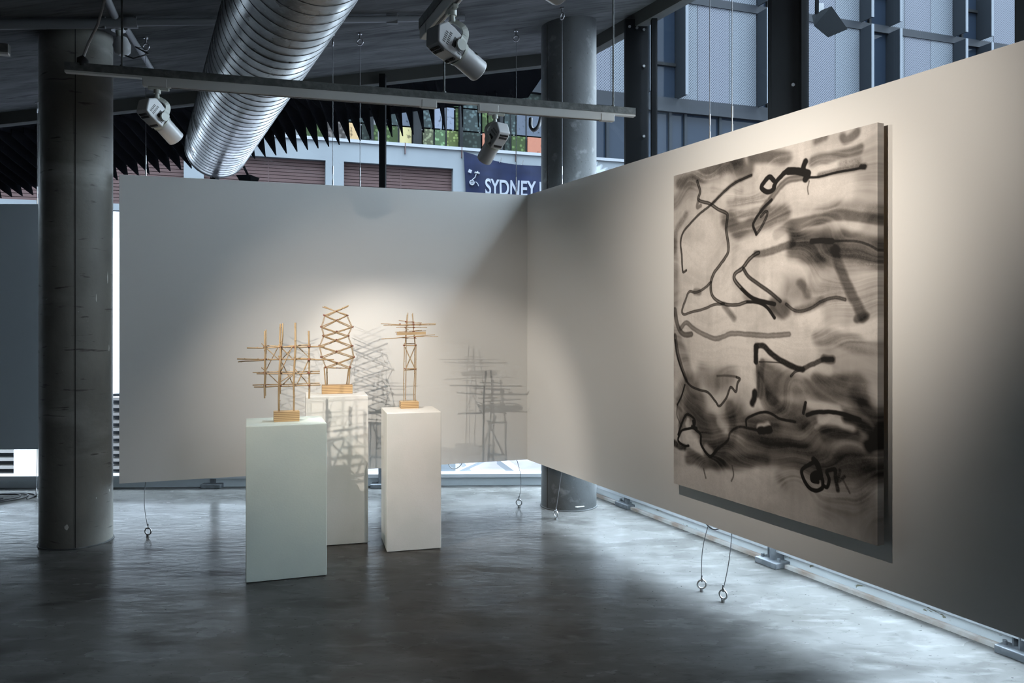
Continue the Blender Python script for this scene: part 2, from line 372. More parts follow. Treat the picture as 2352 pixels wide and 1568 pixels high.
# ================================================================== PLINTHS
def plinth(lf, rf, z, depth, m, label, side=None, w=None):
    """lf, rf: floor pixels of the left and right corners of the front face"""
    a = floor_hit(*lf); b = floor_hit(*rf); d = (b-a).normalized(); n = Vector((-d.y, d.x, 0))
    if side: n = side
    q = MB(); z0 = .004
    poly = [a, b, b+n*depth, a+n*depth]
    q.prism([v+Vector((0,0,z0)) for v in poly], (0,0,1), z-z0)
    o = q.build('display_plinth', m, bevel=.004, origin=(a+b+n*depth)/2)
    tag(o, label, 'plinth', 'display plinths'); return o, a, b, d, n, z
pl1 = plinth((564.5,1340), (750.5,1321.5), 1.003, .44, M['plinth_green'], 'pale sage-tinted plinth, nearest and widest, carrying the lattice sculpture')
pl3 = plinth((888.5,1269), (1013.5,1259.5), 1.007, .40, M['plinth'], 'white plinth on the right of the three, carrying the cross-armed tower sculpture')
# the middle one is hidden bottom left: give its front face from its visible right corner
b2 = floor_hit(845.5, 1247); d2 = pl3[3]; a2 = b2-d2*.455
def pix(p): return (CX+p.x/p.y*FL, HY+(CH-p.z)/p.y*FL)
pl2 = plinth(pix(a2), pix(b2), 1.112, .42, M['plinth'], 'tallest white plinth, at the back, half hidden by the sage one')

# ================================================================== SCULPTURES
M['reed'] = mat('split_reed', (0.3224,0.2232,0.1178), .55, noise=[((0.3844,0.2852,0.1674), 14, (1,1,1), .4, .65), ((0.0992,0.0620,0.0341), 16, (1,1,1.3), .62, .70)])
M['reedlong'] = mat('pale_split_reed', (0.4080,0.2992,0.1700), .5, noise=[((0.3264,0.2244,0.1156), 10, (1,1,1), .4, .65), ((0.1360,0.0884,0.0476), 13, (1,1,1), .68, .74)])
M['bind'] = mat('red_thread', (0.2520,0.0630,0.0350), .7, noise=[((0.1540,0.0700,0.0350), 90, (1,1,1), .45, .6)])
def ply(name):
    m = mat(name, (.50,.33,.16), .5); nt = m.node_tree; b = nt.nodes['Principled BSDF']
    g = nt.nodes.new('ShaderNodeNewGeometry'); sp = nt.nodes.new('ShaderNodeSeparateXYZ'); nt.links.new(g.outputs['Position'], sp.inputs[0])
    mu = nt.nodes.new('ShaderNodeMath'); mu.operation = 'MULTIPLY'; mu.inputs[1].default_value = 2*math.pi/.0125; nt.links.new(sp.outputs['Z'], mu.inputs[0])
    si = nt.nodes.new('ShaderNodeMath'); si.operation = 'SINE'; nt.links.new(mu.outputs[0], si.inputs[0])
    r = nt.nodes.new('ShaderNodeMapRange'); r.inputs['From Min'].default_value = .2; r.inputs['From Max'].default_value = .8; nt.links.new(si.outputs[0], r.inputs['Value'])
    mx = nt.nodes.new('ShaderNodeMix'); mx.data_type = 'RGBA'; mx.inputs['A'].default_value = (.60,.42,.22,1); mx.inputs['B'].default_value = (.27,.155,.07,1)
    nt.links.new(r.outputs[0], mx.inputs['Factor']); nt.links.new(mx.outputs['Result'], b.inputs['Base Color']); return m
M['ply'] = ply('plywood_block')
class Sculpt:
    """sculpture standing in a vertical plane above its block; traced sticks get their own depth layer"""
    def __init__(s, name, label, ox, oy, sc, blk, pl, F0, bd):
        s.ox, s.oy, s.sc = ox, oy, sc; s.d = pl[3]; s.n = pl[4]; s.z = pl[5]
        x0, x1, yb = blk; k0 = s.px(x0, yb); k1 = s.px(x1, yb)
        F = (CH-s.z)*FL/(k0[1]-HY); a = P(k0[0], k0[1], F); a.z = s.z
        s.c = a; t = ((k1[0]-CX)/FL*a.y-a.x)/(s.d.x-(k1[0]-CX)/FL*s.d.y); w = t; s.a = a; s.w = w; s.bd = bd
        s.mid = a+s.n*bd/2
        s.r = thing(name, a+s.d*w/2+s.n*bd/2, label, 'sculpture')
        s.h = None
    def px(s, x, y): return (s.ox+x/s.sc, s.oy+y/s.sc)
    def pt(s, x, y, off=0):             # traced point on the plane `off` behind the middle of the block
        X, Y = s.px(x, y); k = (X-CX)/FL; o = s.mid+s.n*off
        t = (k*o.y-o.x)/(s.d.x-k*s.d.y); p = o+s.d*t
        return Vector((p.x, p.y, CH+(HY-Y)/FL*p.y))
    def block(s, h):
        b = MB(); a = s.a; e = a+s.d*s.w
        b.prism([a, e, e+s.n*s.bd, a+s.n*s.bd], (0,0,1), h); o = b.build('plywood_base', M['ply'], s.r, bevel=.0015); s.h = h
    def stick(s, x0, y0, x1, y1, off=0, r=4.2, off1=None, pale=False, name='reed', foot=False):
        a = s.pt(x0, y0, off); e = s.pt(x1, y1, off if off1 is None else off1)
        if foot:
            lowp = a if a.z < e.z else e
            lowp.z = s.z+s.h-.01
        n = 6; pts = []; jit = (e-a).length*.006
        for i in range(n+1):
            q = a.lerp(e, i/n)
            if 0 < i < n: q += Vector((random.uniform(-jit, jit), random.uniform(-jit, jit), random.uniform(-jit, jit)))
            pts.append(q)
        b = MB(); R = r/1000; b.tube(pts, [R*random.uniform(.9, 1.1) for _ in pts], 7)
        L = (e-a).length; dd = (e-a).normalized()
        for k in range(int(L/.09)):     # nodes of the reed
            q = a+dd*(random.uniform(.2, .8)+k)*.09
            if (q-a).length < L-.01: b.tube([q-dd*.003, q+dd*.003], R*1.22, 7)
        b.build(name, M['reedlong'] if pale else M['reed'], s.r)
    def bind(s, x, y, off=0, size=1.0):
        c = s.pt(x, y, off); b = MB()
        for k in range(3):
            ax = s.d*random.uniform(-.5, .5)+Vector((0,0,1))*random.choice((.3, 1))+s.n*random.uniform(-.2, .2)+s.d*.4*(k-1)
            b.ring(c+Vector((random.uniform(-1,1), random.uniform(-1,1), random.uniform(-1,1)))*.002, .0078*size, .0016, ax, 12, 5)
        q = c-s.n*.006; b.tube([q, q+s.d*random.uniform(-.014,.014)+Vector((0,0,random.uniform(-.012,.012)))], .0011, 5)
        b.build('thread_binding', M['bind'], s.r)
# 1: the lattice on the sage plinth
A = Sculpt('lattice_sculpture', 'reed lattice sculpture of four uprights and long crossbars on the sage plinth', 520, 680, 4.9, (533,824,1418), pl1, 0, .085)
A.block(.068)
f, k = -.02, .02
for t in [(433,390,430,1148,f,5.5),(446,376,440,1120,k,4),(610,310,592,1345,f,6.5),(634,305,606,1100,k,5),(776,298,760,1325,f,6.5),(927,390,931,1152,0,6)]:
    A.stick(t[0], t[1], t[2], t[3], t[4], t[5], pale=True, foot=t[3] > 1300)
for t in [(230,582,1105,566,0,5),(430,556,625,566,k,4),(690,562,948,547,k,4),(120,706,1210,712,-.008,5),(130,738,640,704,k,4),(440,716,620,708,k+.01,4),(770,698,1000,708,k,4),
          (295,858,640,850,k,3.6),(340,872,1050,867,-.004,4.2),(620,856,1052,846,k,4),(295,1000,760,990,k,3.6),(310,1022,1060,998,-.006,4.4),(720,990,1050,978,k,4)]:
    A.stick(t[0], t[1], t[2], t[3], t[4], t[5])
for t in [(395,530,440,580,f,3),(612,512,440,840,k,3.2),(440,575,608,730,f+.01,3.4),(585,670,745,982,k,3.4),(612,572,752,712,0,3.4),(755,568,632,702,k,3.2),(738,572,606,860,-.01,3.2),
          (776,540,945,702,k,3.4),(925,716,795,990,0,3.6),(775,822,922,988,k,3.4),(470,868,592,985,k,3.2),(748,868,618,958,-.01,3.2),(752,880,632,996,k,3.2),(395,802,440,845,f,3),(560,850,610,838,k,2.6),(780,530,800,560,f,3)]:
    A.stick(t[0], t[1], t[2], t[3], t[4], t[5])
for x in (433, 606, 768, 929):
    for y in (567, 710, 862, 1003):
        A.bind(x, y, -.012, 1.25)
# 2: the hourglass lattice on the tallest plinth
B = Sculpt('hourglass_sculpture', 'hourglass-shaped sculpture of crisscrossed reeds on the tallest plinth', 520, 680, 4.9, (1075,1420,1103), pl2, 0, .085)
B.block(.068)
lv = [(1105,1360,215),(1068,1418,345),(1092,1372,445),(1046,1416,560),(1068,1436,684),(1115,1390,800)]
B.stick(1080,120,1362,212,-.03,4); B.stick(1375,106,1100,220,-.03,4.6,pale=True); B.stick(1100,115,1345,218,.03,3.6); B.stick(1368,116,1115,232,.03,4)
for i in range(5):
    xl, xr, y = lv[i]; ul, ur, v = lv[i+1]
    for o, dy, dx in ((-.03, 0, 0), (.03, 12, 12)):
        B.stick(xl+dx, y+dy, ur-dx, v+dy, o, 4.0); B.stick(xr-dx, y+dy, ul+dx, v+dy, o+.008, 3.8)
    for o, dx in ((-.03, 0), (.03, 16)):
        B.stick(xl+dx*.6, y, ul+dx*.6, v, o, 2.4); B.stick(xr-dx*.6, y, ur-dx*.6, v, o, 2.4)
B.stick(1110,804,1400,810,-.03,3.8); B.stick(1120,806,1395,812,.03,3.4)
for t in [(1100,800,1118,1045,-.02,5.2),(1131,800,1134,1045,.02,5.2),(1378,808,1352,1035,.02,5.2),(1390,808,1377,1045,-.02,5.4)]:
    B.stick(*t[:6], pale=True, foot=True)
for (xl, xr, y) in lv:
    for o in (-.03, .03): B.bind(xl, y, o, 1.1); B.bind(xr, y, o, 1.1)
for i, y in enumerate((170,268,395,490,620,748)): B.bind(1240, y, -.03, .9)
# 3: the cross-armed tower
C_ = Sculpt('tower_sculpture', 'slim tower sculpture with sharp horizontal reed crossarms on the right plinth', 840, 690, 5.6, (455,683,1393), pl3, 0, .11)
C_.block(.052)
for t in [(491,1320,494,560,-.03,3.4),(513,1328,520,470,.02,3.4),(520,480,543,156,.02,3.0),(505,560,532,180,-.03,3.0),(620,1312,634,600,.03,3.4),(640,1320,648,560,-.03,3.4),(634,600,604,160,.03,3.0),(640,570,596,176,-.03,2.6)]:
    C_.stick(*t[:6], foot=t[1] > 1300)
for t in [(488,572,645,580,-.03,4.2),(492,552,640,556,.03,3.4),(485,878,655,874,-.03,4),(500,896,640,885,.03,4),(505,600,640,892,-.02,4),(635,590,512,885,.02,4),
          (425,256,625,276,-.035,2.6),(515,285,722,286,.035,2.6),(195,298,480,312,-.035,3.4),(440,314,902,300,-.035,3.6),(228,320,610,316,.035,3.2),(590,320,898,310,.035,2.8),
          (390,346,560,342,-.035,2.6),(440,342,790,347,.035,3),(495,345,552,376,-.03,2.6),(380,406,722,382,-.04,2.4),(560,398,778,388,.035,2.2),
          (200,495,752,452,-.035,3.2),(550,468,890,438,.035,2.8),(630,466,932,462,-.035,2.4),(456,478,655,486,-.03,2.6),(470,470,540,488,.03,2.4)]:
    C_.stick(*t[:6])
pa = C_.pt(402,428,-.042); pb = C_.pt(772,418,-.042)
b = MB(); b.beam(pa, pb, .006, .022); b.build('split_reed_bar', M['reedlong'], C_.r)
for x, y in [(495,575),(640,578),(505,880),(640,880),(520,272),(612,280),(530,310),(615,306),(515,345),(615,345),(515,400),(615,400),(512,475),(630,475),(440,305),(700,305),(410,428),(755,418)]:
    C_.bind(x, y, -.03, 1.0)

# ================================================================== PAINTING
def painting():
    off = .078
    o = BW1-nR*off
    def hit(px, py):
        k_ = (px-CX)/FL; t = (k_*o.y-o.x)/(dR.x-k_*dR.y); p = o+dR*t
        return t, CH+(HY-py)/FL*p.y
    t0, zt0 = hit(1547.5, 404); t1, zt1 = hit(2015.5, 281); _, zb0 = hit(1549, 1110); _, zb1 = hit(2016, 1253)
    z1 = (zt0+zt1)/2; z0 = (zb0+zb1)/2; Wd = t1-t0; Hd = z1-z0
    NX, NY = 520, 700
    rng = np.random.default_rng(5)
    X, Y = np.meshgrid(np.linspace(0, Wd, NX), np.linspace(0, Hd, NY))     # metres, Y down from top
    def vnoise(sx, sy, oct=3):
        out = np.zeros_like(X); amp = 1; tot = 0
        for _ in range(oct):
            gx, gy = int(Wd/sx)+3, int(Hd/sy)+3; g = rng.random((gy, gx))
            fx = X/sx; fy = Y/sy; ix = np.minimum(fx.astype(int), gx-2); iy = np.minimum(fy.astype(int), gy-2)
            ux = fx-ix; uy = fy-iy; ux = ux*ux*(3-2*ux); uy = uy*uy*(3-2*uy)
            out += amp*((g[iy,ix]*(1-ux)+g[iy,ix+1]*ux)*(1-uy)+(g[iy+1,ix]*(1-ux)+g[iy+1,ix+1]*ux)*uy)
            tot += amp; amp *= .55; sx /= 2; sy /= 2
        return out/tot
    streak = vnoise(.55, .022, 3); cloud = vnoise(.25, .18, 4); grit = rng.random(X.shape)*.5+vnoise(.012, .012, 2)*.5
    warp = (vnoise(.12,.12,2)-.5)*.02; vert = vnoise(.03, .6, 2)
    jj = np.clip((np.arange(NY)[:,None]+(vnoise(.35,.3,2)-.5)*150).astype(int), 0, NY-1)
    streak = streak[jj, np.arange(NX)[None,:]]                            # bend the brush streaks
    D = np.clip(.08+(cloud-.5)*.34+(vert-.5)*.10, 0, 1)                    # ink density 0..1
    def m_(pts, org, sc):
        out = []
        for (x, y) in pts:
            t, z = hit(org[0]+x/sc, org[1]+y/sc); out.append((t-t0, z1-z))
        return np.array(out)
    wx = (vnoise(.22,.22,3)-.5); wy = (vnoise(.20,.20,3)-.5); fine = (vnoise(.03,.03,2)-.5)
    def dist(pts, px_, py_):
        d = np.full(px_.shape, 9.0)
        for a, b in zip(pts[:-1], pts[1:]):
            ab = b-a; L2 = max((ab**2).sum(), 1e-9)
            t = np.clip(((px_-a[0])*ab[0]+(py_-a[1])*ab[1])/L2, 0, 1)
            d = np.minimum(d, np.hypot(px_-a[0]-t*ab[0], py_-a[1]-t*ab[1]))
        return d
    def smooth(p, n=5):
        p = [np.array(q) for q in p]
        if len(p) < 3: return np.array(p)
        q = []; e = [2*p[0]-p[1]]+p+[2*p[-1]-p[-2]]
        for k in range(1, len(e)-2):
            for i_ in range(n):
                t = i_/n; a, b, c, d = e[k-1:k+3]
                q.append(.5*(2*b+(c-a)*t+(2*a-5*b+4*c-d)*t*t+(3*b-a-3*c+d)*t**3))
        q.append(p[-1]); return np.array(q)
    def st(u, w, a, pts, soft=.25, tex=.25, hollow=0, tgt=1.0):
        nonlocal D
        org, sc = ((1530,260), 3.015) if u == 'U' else ((1530,760), 2.904)
        q = smooth(m_(pts, org, sc)); hw = w/sc/2/FL*(4.9 if w >= 45 else 5.7); wide = w >= 45
        pad = hw*(1+soft)+.06; lo = q.min(0)-pad; hi = q.max(0)+pad
        c0, c1 = np.searchsorted(X[0], [lo[0], hi[0]]); r0, r1 = np.searchsorted(Y[:,0], [lo[1], hi[1]])
        if c1 <= c0 or r1 <= r0: return
        sl = (slice(r0, r1), slice(c0, c1)); k = .16 if wide else .0
        kk = .35*hw if not wide else .0
        X_ = X[sl]+wx[sl]*k*min(1, hw*10)+fine[sl]*kk; Y_ = Y[sl]+wy[sl]*k*min(1, hw*10)+fine[sl]*kk
        d = dist(q, X_, Y_)
        s = np.clip((hw*(1+soft)-d)/(hw*2*soft+1e-6), 0, 1); s = s*s*(3-2*s)
        if wide: t = 1-tex*1.7*(1-streak[sl])*1.0-tex*.7*(grit[sl]-.3)
        else: t = 1-tex*grit[sl]*1.4
        s = s*np.clip(t, 0, 1.15)*(min(1.0, a*1.22) if wide and tgt > .5 else a)
        if hollow:
            s2 = np.clip(1-d/(hw*.6), 0, 1); s = s*(1-hollow*s2)
        s = np.clip(s, 0, 1)
        D[sl] = D[sl]*(1-s)+min(tgt, 1.0)*s
    # washes
    for a in [
        ('U',150,.42,[(80,450),(250,420),(480,390)],.8,.5),('U',90,.35,[(60,640),(130,560),(210,520)],.8,.5),('U',85,.62,[(600,318),(700,305),(830,295)],.6,.35),
        ('U',70,.50,[(380,400),(480,380),(580,400)],.7,.4),('U',60,.55,[(1000,335),(1150,300),(1340,245)],.5,.35),('U',55,.55,[(1215,160),(1240,170),(1310,120)],.5,.3),('U',40,.5,[(1040,190),(1100,165)],.7,.3),
        ('U',70,.45,[(440,610),(560,605),(700,595)],.6,.6),('U',130,.60,[(430,740),(520,800),(620,780),(800,720)],.5,.35),('U',90,.45,[(1050,690),(1250,650),(1470,655)],.6,.5),
        ('U',60,.6,[(760,850),(850,795),(960,745),(1080,715),(1250,695),(1470,720)],.4,.3),('U',120,.5,[(860,860),(950,840),(1180,860)],.8,.3),
        ('U',170,.72,[(900,905),(1050,920),(1250,930),(1470,985)],.5,.3),('U',110,.3,[(1000,1040),(1200,1010),(1470,1010)],.8,.5),('U',200,.22,[(900,1150),(1150,1170),(1450,1200)],.8,.5),
        ('U',50,.5,[(930,1180),(960,1210),(980,1250)],.7,.3),('U',60,.62,[(1160,940),(1190,1040),(1235,1150),(1300,1260),(1345,1330),(1375,1400)],.45,.25),('U',45,.6,[(1330,1415),(1390,1395)],.5,.2),
        ('U',110,.72,[(770,1330),(800,1350)],.5,.2),('U',120,.3,[(860,1250),(1010,1240),(1180,1225)],.8,.5),('U',150,.22,[(1150,1350),(1300,1330),(1450,1280)],.8,.5),('U',60,.3,[(60,900),(70,1200),(50,1400)],.8,.3),
        ('U',160,.22,[(1400,300),(1450,600),(1440,900)],.9,.5),('U',45,.4,[(320,530),(420,560),(520,540)],.9,.6),('U',50,.4,[(480,1180),(560,1280)],.8,.3),
        ('L',190,.62,[(150,400),(220,560),(330,720),(360,820)],.5,.3),('L',120,.5,[(230,300),(300,330),(420,330)],.8,.4),('L',150,.58,[(420,560),(560,640),(700,600)],.7,.4),
        ('L',150,.62,[(650,330),(850,370),(1050,390),(1280,400)],.5,.35),('L',110,.5,[(670,420),(760,520),(900,600)],.5,.4),('L',260,.60,[(650,680),(900,690),(1150,760),(1370,800)],.5,.3),
        ('L',170,.62,[(380,800),(600,790),(850,830),(1100,900),(1330,930)],.5,.3),('L',80,.6,[(160,850),(350,870),(650,850)],.6,.3),('L',70,.55,[(1060,700),(1150,680),(1260,690)],.5,.2),
        ('L',90,.45,[(1000,45),(1150,50),(1300,90),(1440,130)],.5,.4),('L',200,.30,[(1100,160),(1300,200),(1400,300)],.8,.4),('L',150,.3,[(820,960),(1050,1010),(1300,1060)],.8,.5),
        ('L',160,.38,[(1080,1160),(1250,1190),(1420,1280)],.8,.4),('L',110,.3,[(1300,880),(1350,1000),(1300,1120)],.8,.5),('L',60,.4,[(750,980),(780,1030)],.8,.5),('L',110,.62,[(1270,450),(1350,540),(1400,660)],.6,.25),
        ('L',60,.45,[(1000,290),(1090,330),(1180,350)],.7,.4),('L',50,.5,[(640,230),(625,420)],.5,.2),('L',60,.45,[(90,470),(100,560),(120,640)],.6,.3),('L',140,.3,[(700,470),(1100,520),(1250,500)],.8,.4),
        ('L',80,.35,[(60,30),(110,140),(150,300)],.6,.4),('L',120,.6,[(160,480),(240,620),(300,780)],.5,.3),('L',85,.55,[(420,520),(455,640),(430,740)],.6,.3),
        ('L',100,.5,[(660,720),(900,790),(1150,870),(1380,900)],.5,.45),('L',60,.5,[(690,430),(800,560),(950,650)],.5,.45),('U',85,.55,[(90,490),(200,455),(350,405),(520,335)],.6,.5),
        ('U',50,.45,[(450,680),(560,690),(700,660)],.5,.5),('L',45,.5,[(1000,640),(1150,690),(1300,640)],.5,.3),('L',55,.55,[(1300,480),(1390,580),(1425,680)],.5,.2),('U',55,.4,[(1000,1000),(1200,960),(1460,1050)],.5,.55),
        ('L',50,.45,[(150,560),(100,640),(160,800),(250,850)],.6,.3),('U',40,.45,[(140,700),(70,820),(60,950)],.7,.5)]:
        st(a[0], a[1], a[2], a[3], a[4], a[5])
    # lifted lights
    for a in [('U',130,.85,[(200,800),(260,760),(300,900),(230,1000)]),('U',110,.8,[(560,900),(700,880),(800,885)]),('U',110,.75,[(850,560),(1050,530),(1250,520)]),('U',45,.9,[(1010,415),(1120,385),(1210,350)]),
              ('U',90,.7,[(680,1050),(850,1060),(950,1090)]),('U',60,.7,[(400,580),(450,570)]),('U',90,.75,[(520,1000),(480,1250),(560,1150)]),('U',80,.6,[(200,1300),(400,1240)]),('U',90,.7,[(350,1450),(600,1420)]),
              ('L',170,.85,[(230,120),(400,150),(520,170)]),('L',90,.7,[(560,280),(560,380)]),('L',130,.75,[(780,90),(920,110)]),('L',60,.7,[(960,230),(1080,260)]),('L',45,.85,[(960,500),(1060,510),(1140,520)]),
              ('L',50,.8,[(1030,590),(1150,600),(1240,640)]),('L',34,.9,[(620,640),(680,628)]),('L',75,.95,[(130,700),(135,725)]),('L',45,.7,[(270,770),(300,800)]),('L',30,.8,[(145,590),(140,620)]),
              ('L',50,.5,[(350,610),(370,630)]),('L',150,.55,[(100,960),(300,1000),(600,1040)]),('L',60,.5,[(1370,400),(1380,460)]),('L',120,.35,[(200,1060),(700,1150),(1100,1330)]),('L',26,.5,[(1000,640),(1110,560)])]:
        st(a[0], a[1], a[2], a[3], .6, .15, 0, .02)
    # drawn lines
    for a in [
        ('U',15,.92,[(590,430),(480,480),(400,545),(320,625),(240,690),(170,760),(115,830),(100,900),(108,980),(112,1060),(118,1100),(140,1088)],.3,.1,.25),
        ('U',24,.5,[(590,430),(480,480),(400,545),(320,625)],.5,.2,0),
        ('U',20,.92,[(215,470),(235,540),(225,600),(300,625),(360,665),(415,690),(425,720),(415,800),(430,900),(425,970),(380,1040),(330,1110),(310,1180),(315,1250),(350,1295),(420,1325),(500,1325),(560,1305),(640,1310),(700,1345),(750,1415)],.3,.1,.45),
        ('U',14,.9,[(560,1308),(640,1312),(700,1347),(750,1415)],.3,.05,0),('U',24,.5,[(225,600),(215,650),(240,640)],.4,.2,0),
        ('U',16,.85,[(310,1170),(260,1215),(205,1240),(160,1235),(135,1290),(110,1365),(125,1392),(180,1375),(260,1355),(330,1325),(400,1320)],.3,.1,.4),('U',40,.5,[(200,1235),(230,1240)],.5,.2,0),
        ('U',36,.55,[(400,1330),(440,1380),(470,1420)],.7,.3,0),
        ('U',27,1.1,[(745,465),(715,440),(680,475),(660,515),(700,545),(740,530),(750,500),(770,465),(820,412),(860,395),(920,400)],.2,.0,0),
        ('U',38,1.15,[(845,400),(920,402),(980,418)],.2,0,0),('U',32,1.1,[(965,335),(950,370),(950,405)],.3,0,0),('U',36,1.1,[(955,410),(985,420),(965,455)],.3,0,0),
        ('U',12,1.0,[(980,445),(1060,440),(1180,410),(1290,390),(1370,375)],.4,.1,0),('U',30,.6,[(1060,432),(1200,400),(1375,368)],.6,.4,0),('U',40,.45,[(1215,350),(1330,335)],.7,.6,0),('U',24,.9,[(1350,370),(1375,372)],.3,.2,0),
        ('U',34,.6,[(960,445),(900,450),(830,470),(780,520),(720,600),(660,670)],.4,.2,.3),('U',18,1.0,[(730,600),(665,665),(615,740),(603,780),(625,835)],.3,.1,0),('U',17,.9,[(625,840),(665,780),(700,700),(690,680),(655,715)],.3,.1,.3),
        ('U',8,.6,[(990,470),(980,520),(985,560)],.4,.3,0),('U',26,1.1,[(1010,885),(1080,882),(1150,885)],.4,.0,0),('U',12,.8,[(1150,885),(1300,885),(1400,910),(1470,950)],.4,.2,0),
        ('U',40,.62,[(880,900),(800,930),(700,962),(620,975)],.4,.3,0),('U',24,.95,[(640,965),(600,990),(560,1030),(530,1070),(480,1110),(473,1150),(520,1210),(600,1280),(700,1310),(750,1320)],.25,.1,.5),
        ('U',17,1.0,[(520,1215),(600,1282),(700,1310),(750,1320)],.4,.05,0),('U',22,.95,[(535,1075),(570,1130),(650,1190),(720,1240),(790,1300)],.35,.15,.2),
        ('U',17,.85,[(830,1320),(880,1360),(930,1370),(1010,1345),(1080,1300),(1170,1275),(1240,1290)],.4,.2,.3),('U',40,.5,[(900,1365),(1010,1340),(1080,1300)],.7,.3,0),
        ('U',30,.55,[(100,1490),(140,1450),(190,1490),(260,1530),(340,1560),(400,1545),(450,1525),(560,1530),(700,1540),(850,1530)],.3,.25,.2),
        ('U',34,.7,[(60,1360),(80,1470),(120,1530),(175,1530)],.3,.15,.2),
        ('L',34,1.05,[(600,110),(598,200)],.3,.1,0),('L',30,1.0,[(600,100),(650,100),(690,140),(740,180),(800,215),(860,243),(910,258)],.35,.15,0),('L',14,.9,[(905,258),(860,272),(832,300)],.3,.1,.3),
        ('L',24,.85,[(920,248),(1000,210),(1050,190),(1110,190)],.35,.2,0),('L',38,.7,[(1050,185),(1110,190)],.4,.2,0),('L',7,.7,[(620,205),(720,208),(780,215)],.3,.1,0),
        ('L',22,.6,[(605,210),(615,330),(610,430)],.5,.3,0),('L',38,1.0,[(592,410),(588,450),(575,480)],.4,.1,0),
        ('L',26,.75,[(60,30),(75,130),(100,230),(135,330)],.4,.2,.2),('L',14,.95,[(60,60),(70,150),(100,250),(135,330),(170,370),(230,395),(280,410),(330,470),(355,500),(400,450),(430,375),(465,405),(475,350),(492,320),(470,308)],.3,.1,.25),
        ('L',12,.6,[(340,300),(410,298),(470,305)],.5,.2,0),('L',13,.95,[(125,360),(100,440),(75,490)],.3,.1,0),('L',10,.5,[(75,490),(72,560),(95,620)],.4,.2,0),
        ('L',15,1.1,[(80,690),(110,600),(140,555),(190,590),(180,640),(110,660),(90,690),(80,730),(120,765),(150,765)],.25,0,0),
        ('L',17,1.1,[(180,600),(190,650),(230,690),(235,760),(290,835),(330,800),(350,780)],.25,0,0),('L',26,.9,[(175,640),(200,650)],.3,0,0),('L',40,1.0,[(55,745),(90,770),(120,775)],.5,.3,0),
        ('L',14,1.0,[(535,630),(535,590),(580,560),(650,540),(700,550),(760,585),(860,605)],.35,.1,0),('L',14,.85,[(340,790),(410,730),(425,680),(480,640),(560,650),(620,665)],.5,.2,0),('L',38,1.1,[(625,665),(690,655)],.35,.05,0),
        ('L',18,1.1,[(930,478),(915,545)],.3,.1,0),('L',20,1.1,[(940,560),(1000,542),(1110,540),(1200,560),(1290,590)],.4,.05,0),('L',60,.75,[(1200,565),(1290,600),(1360,660),(1400,700)],.6,.1,0),
        ('L',75,1.1,[(1435,640),(1420,710),(1350,755)],.5,.0,0),
        ('L',20,1.15,[(1000,865),(945,895),(905,930),(918,990),(955,1045),(1000,1065),(1042,1045),(1045,1000)],.2,0,0),('L',30,1.15,[(985,860),(1010,890),(1030,960)],.25,0,0),
        ('L',22,1.15,[(1040,985),(1010,945),(975,960),(975,995),(1010,1005)],.2,0,0),('L',26,1.1,[(985,975),(1020,975)],.3,0,0),
        ('L',18,1.15,[(1045,1030),(1075,1040),(1088,990),(1072,935),(1125,922)],.25,0,0),('L',22,1.0,[(1130,930),(1132,990),(1145,1060)],.4,.3,0),('L',16,.85,[(1160,930),(1150,1000),(1190,970)],.5,.4,0),('L',10,.7,[(1175,985),(1200,1030),(1225,1080)],.5,.5,0),
        ('L',10,.7,[(440,900),(450,960),(435,1000)],.5,.4,0),('L',12,.6,[(250,920),(265,980)],.5,.4,0)]:
        st(a[0], a[1], a[2], a[3], a[4], a[5], a[6])
    D = np.clip(D+(grit-.5)*.10*(1-D)+(streak-.5)*.08, 0, 1)
    pale = np.array([.58,.545,.51]); midc = np.array([.15,.135,.122]); ink = np.array([.010,.009,.008])
    Dn = D[...,None]
    colr = np.where(Dn < .5, pale+(midc-pale)*np.clip(Dn/.5, 0, 1)**.75, midc+(ink-midc)*np.clip((Dn-.5)/.42, 0, 1))
    r = thing('abstract_painting', o+dR*(t0+Wd/2)+Vector((0,0,z0)), 'large portrait canvas with black and grey brushed ink lines on the right partition', 'painting')
    base = wloc(r)
    # canvas front: a fine grid carrying the brushwork as a colour attribute
    fr = o-nR*.0; verts = np.empty((NY*NX, 3)); tt = (t0+X).ravel(); zz = (z1-Y).ravel()
    verts[:,0] = fr.x+dR.x*tt-base.x; verts[:,1] = fr.y+dR.y*tt-base.y; verts[:,2] = zz-base.z
    i = np.arange(NY*NX).reshape(NY, NX); F4 = np.stack([i[:-1,:-1], i[1:,:-1], i[1:,1:], i[:-1,1:]], -1).reshape(-1, 4)
    vs = [tuple(v) for v in verts]; fs = F4.tolist(); n0 = len(vs)
    def add_side(idx, dirn):            # wrap the canvas edge back by 4 cm
        nonlocal vs, fs, extra
        s0 = len(vs); back = []
        for q in idx:
            v = Vector(vs[q])+nR*.042; back.append(tuple(v)); extra.append(q)
        vs += back
        for a in range(len(idx)-1): fs.append([idx[a], idx[a+1], s0+a+1, s0+a])
    extra = []
    for idx in (i[0], i[-1], i[:,0], i[:,-1]): add_side([int(q) for q in idx], None)
    me = bpy.data.meshes.new('painted_canvas'); me.from_pydata(vs, [], fs); me.update()
    ca = me.color_attributes.new('brushwork', 'FLOAT_COLOR', 'POINT')
    cf = np.ones((len(vs), 4)); flat = colr.reshape(-1, 3); cf[:n0,:3] = flat; cf[n0:,:3] = flat[np.array(extra)]
    ca.data.foreach_set('color', cf.ravel())
    m = mat('painted_canvas', (.6,.55,.5), .8, spec=.2); nt = m.node_tree
    at = nt.nodes.new('ShaderNodeAttribute'); at.attribute_name = 'brushwork'; nt.links.new(at.outputs['Color'], nt.nodes['Principled BSDF'].inputs['Base Color'])
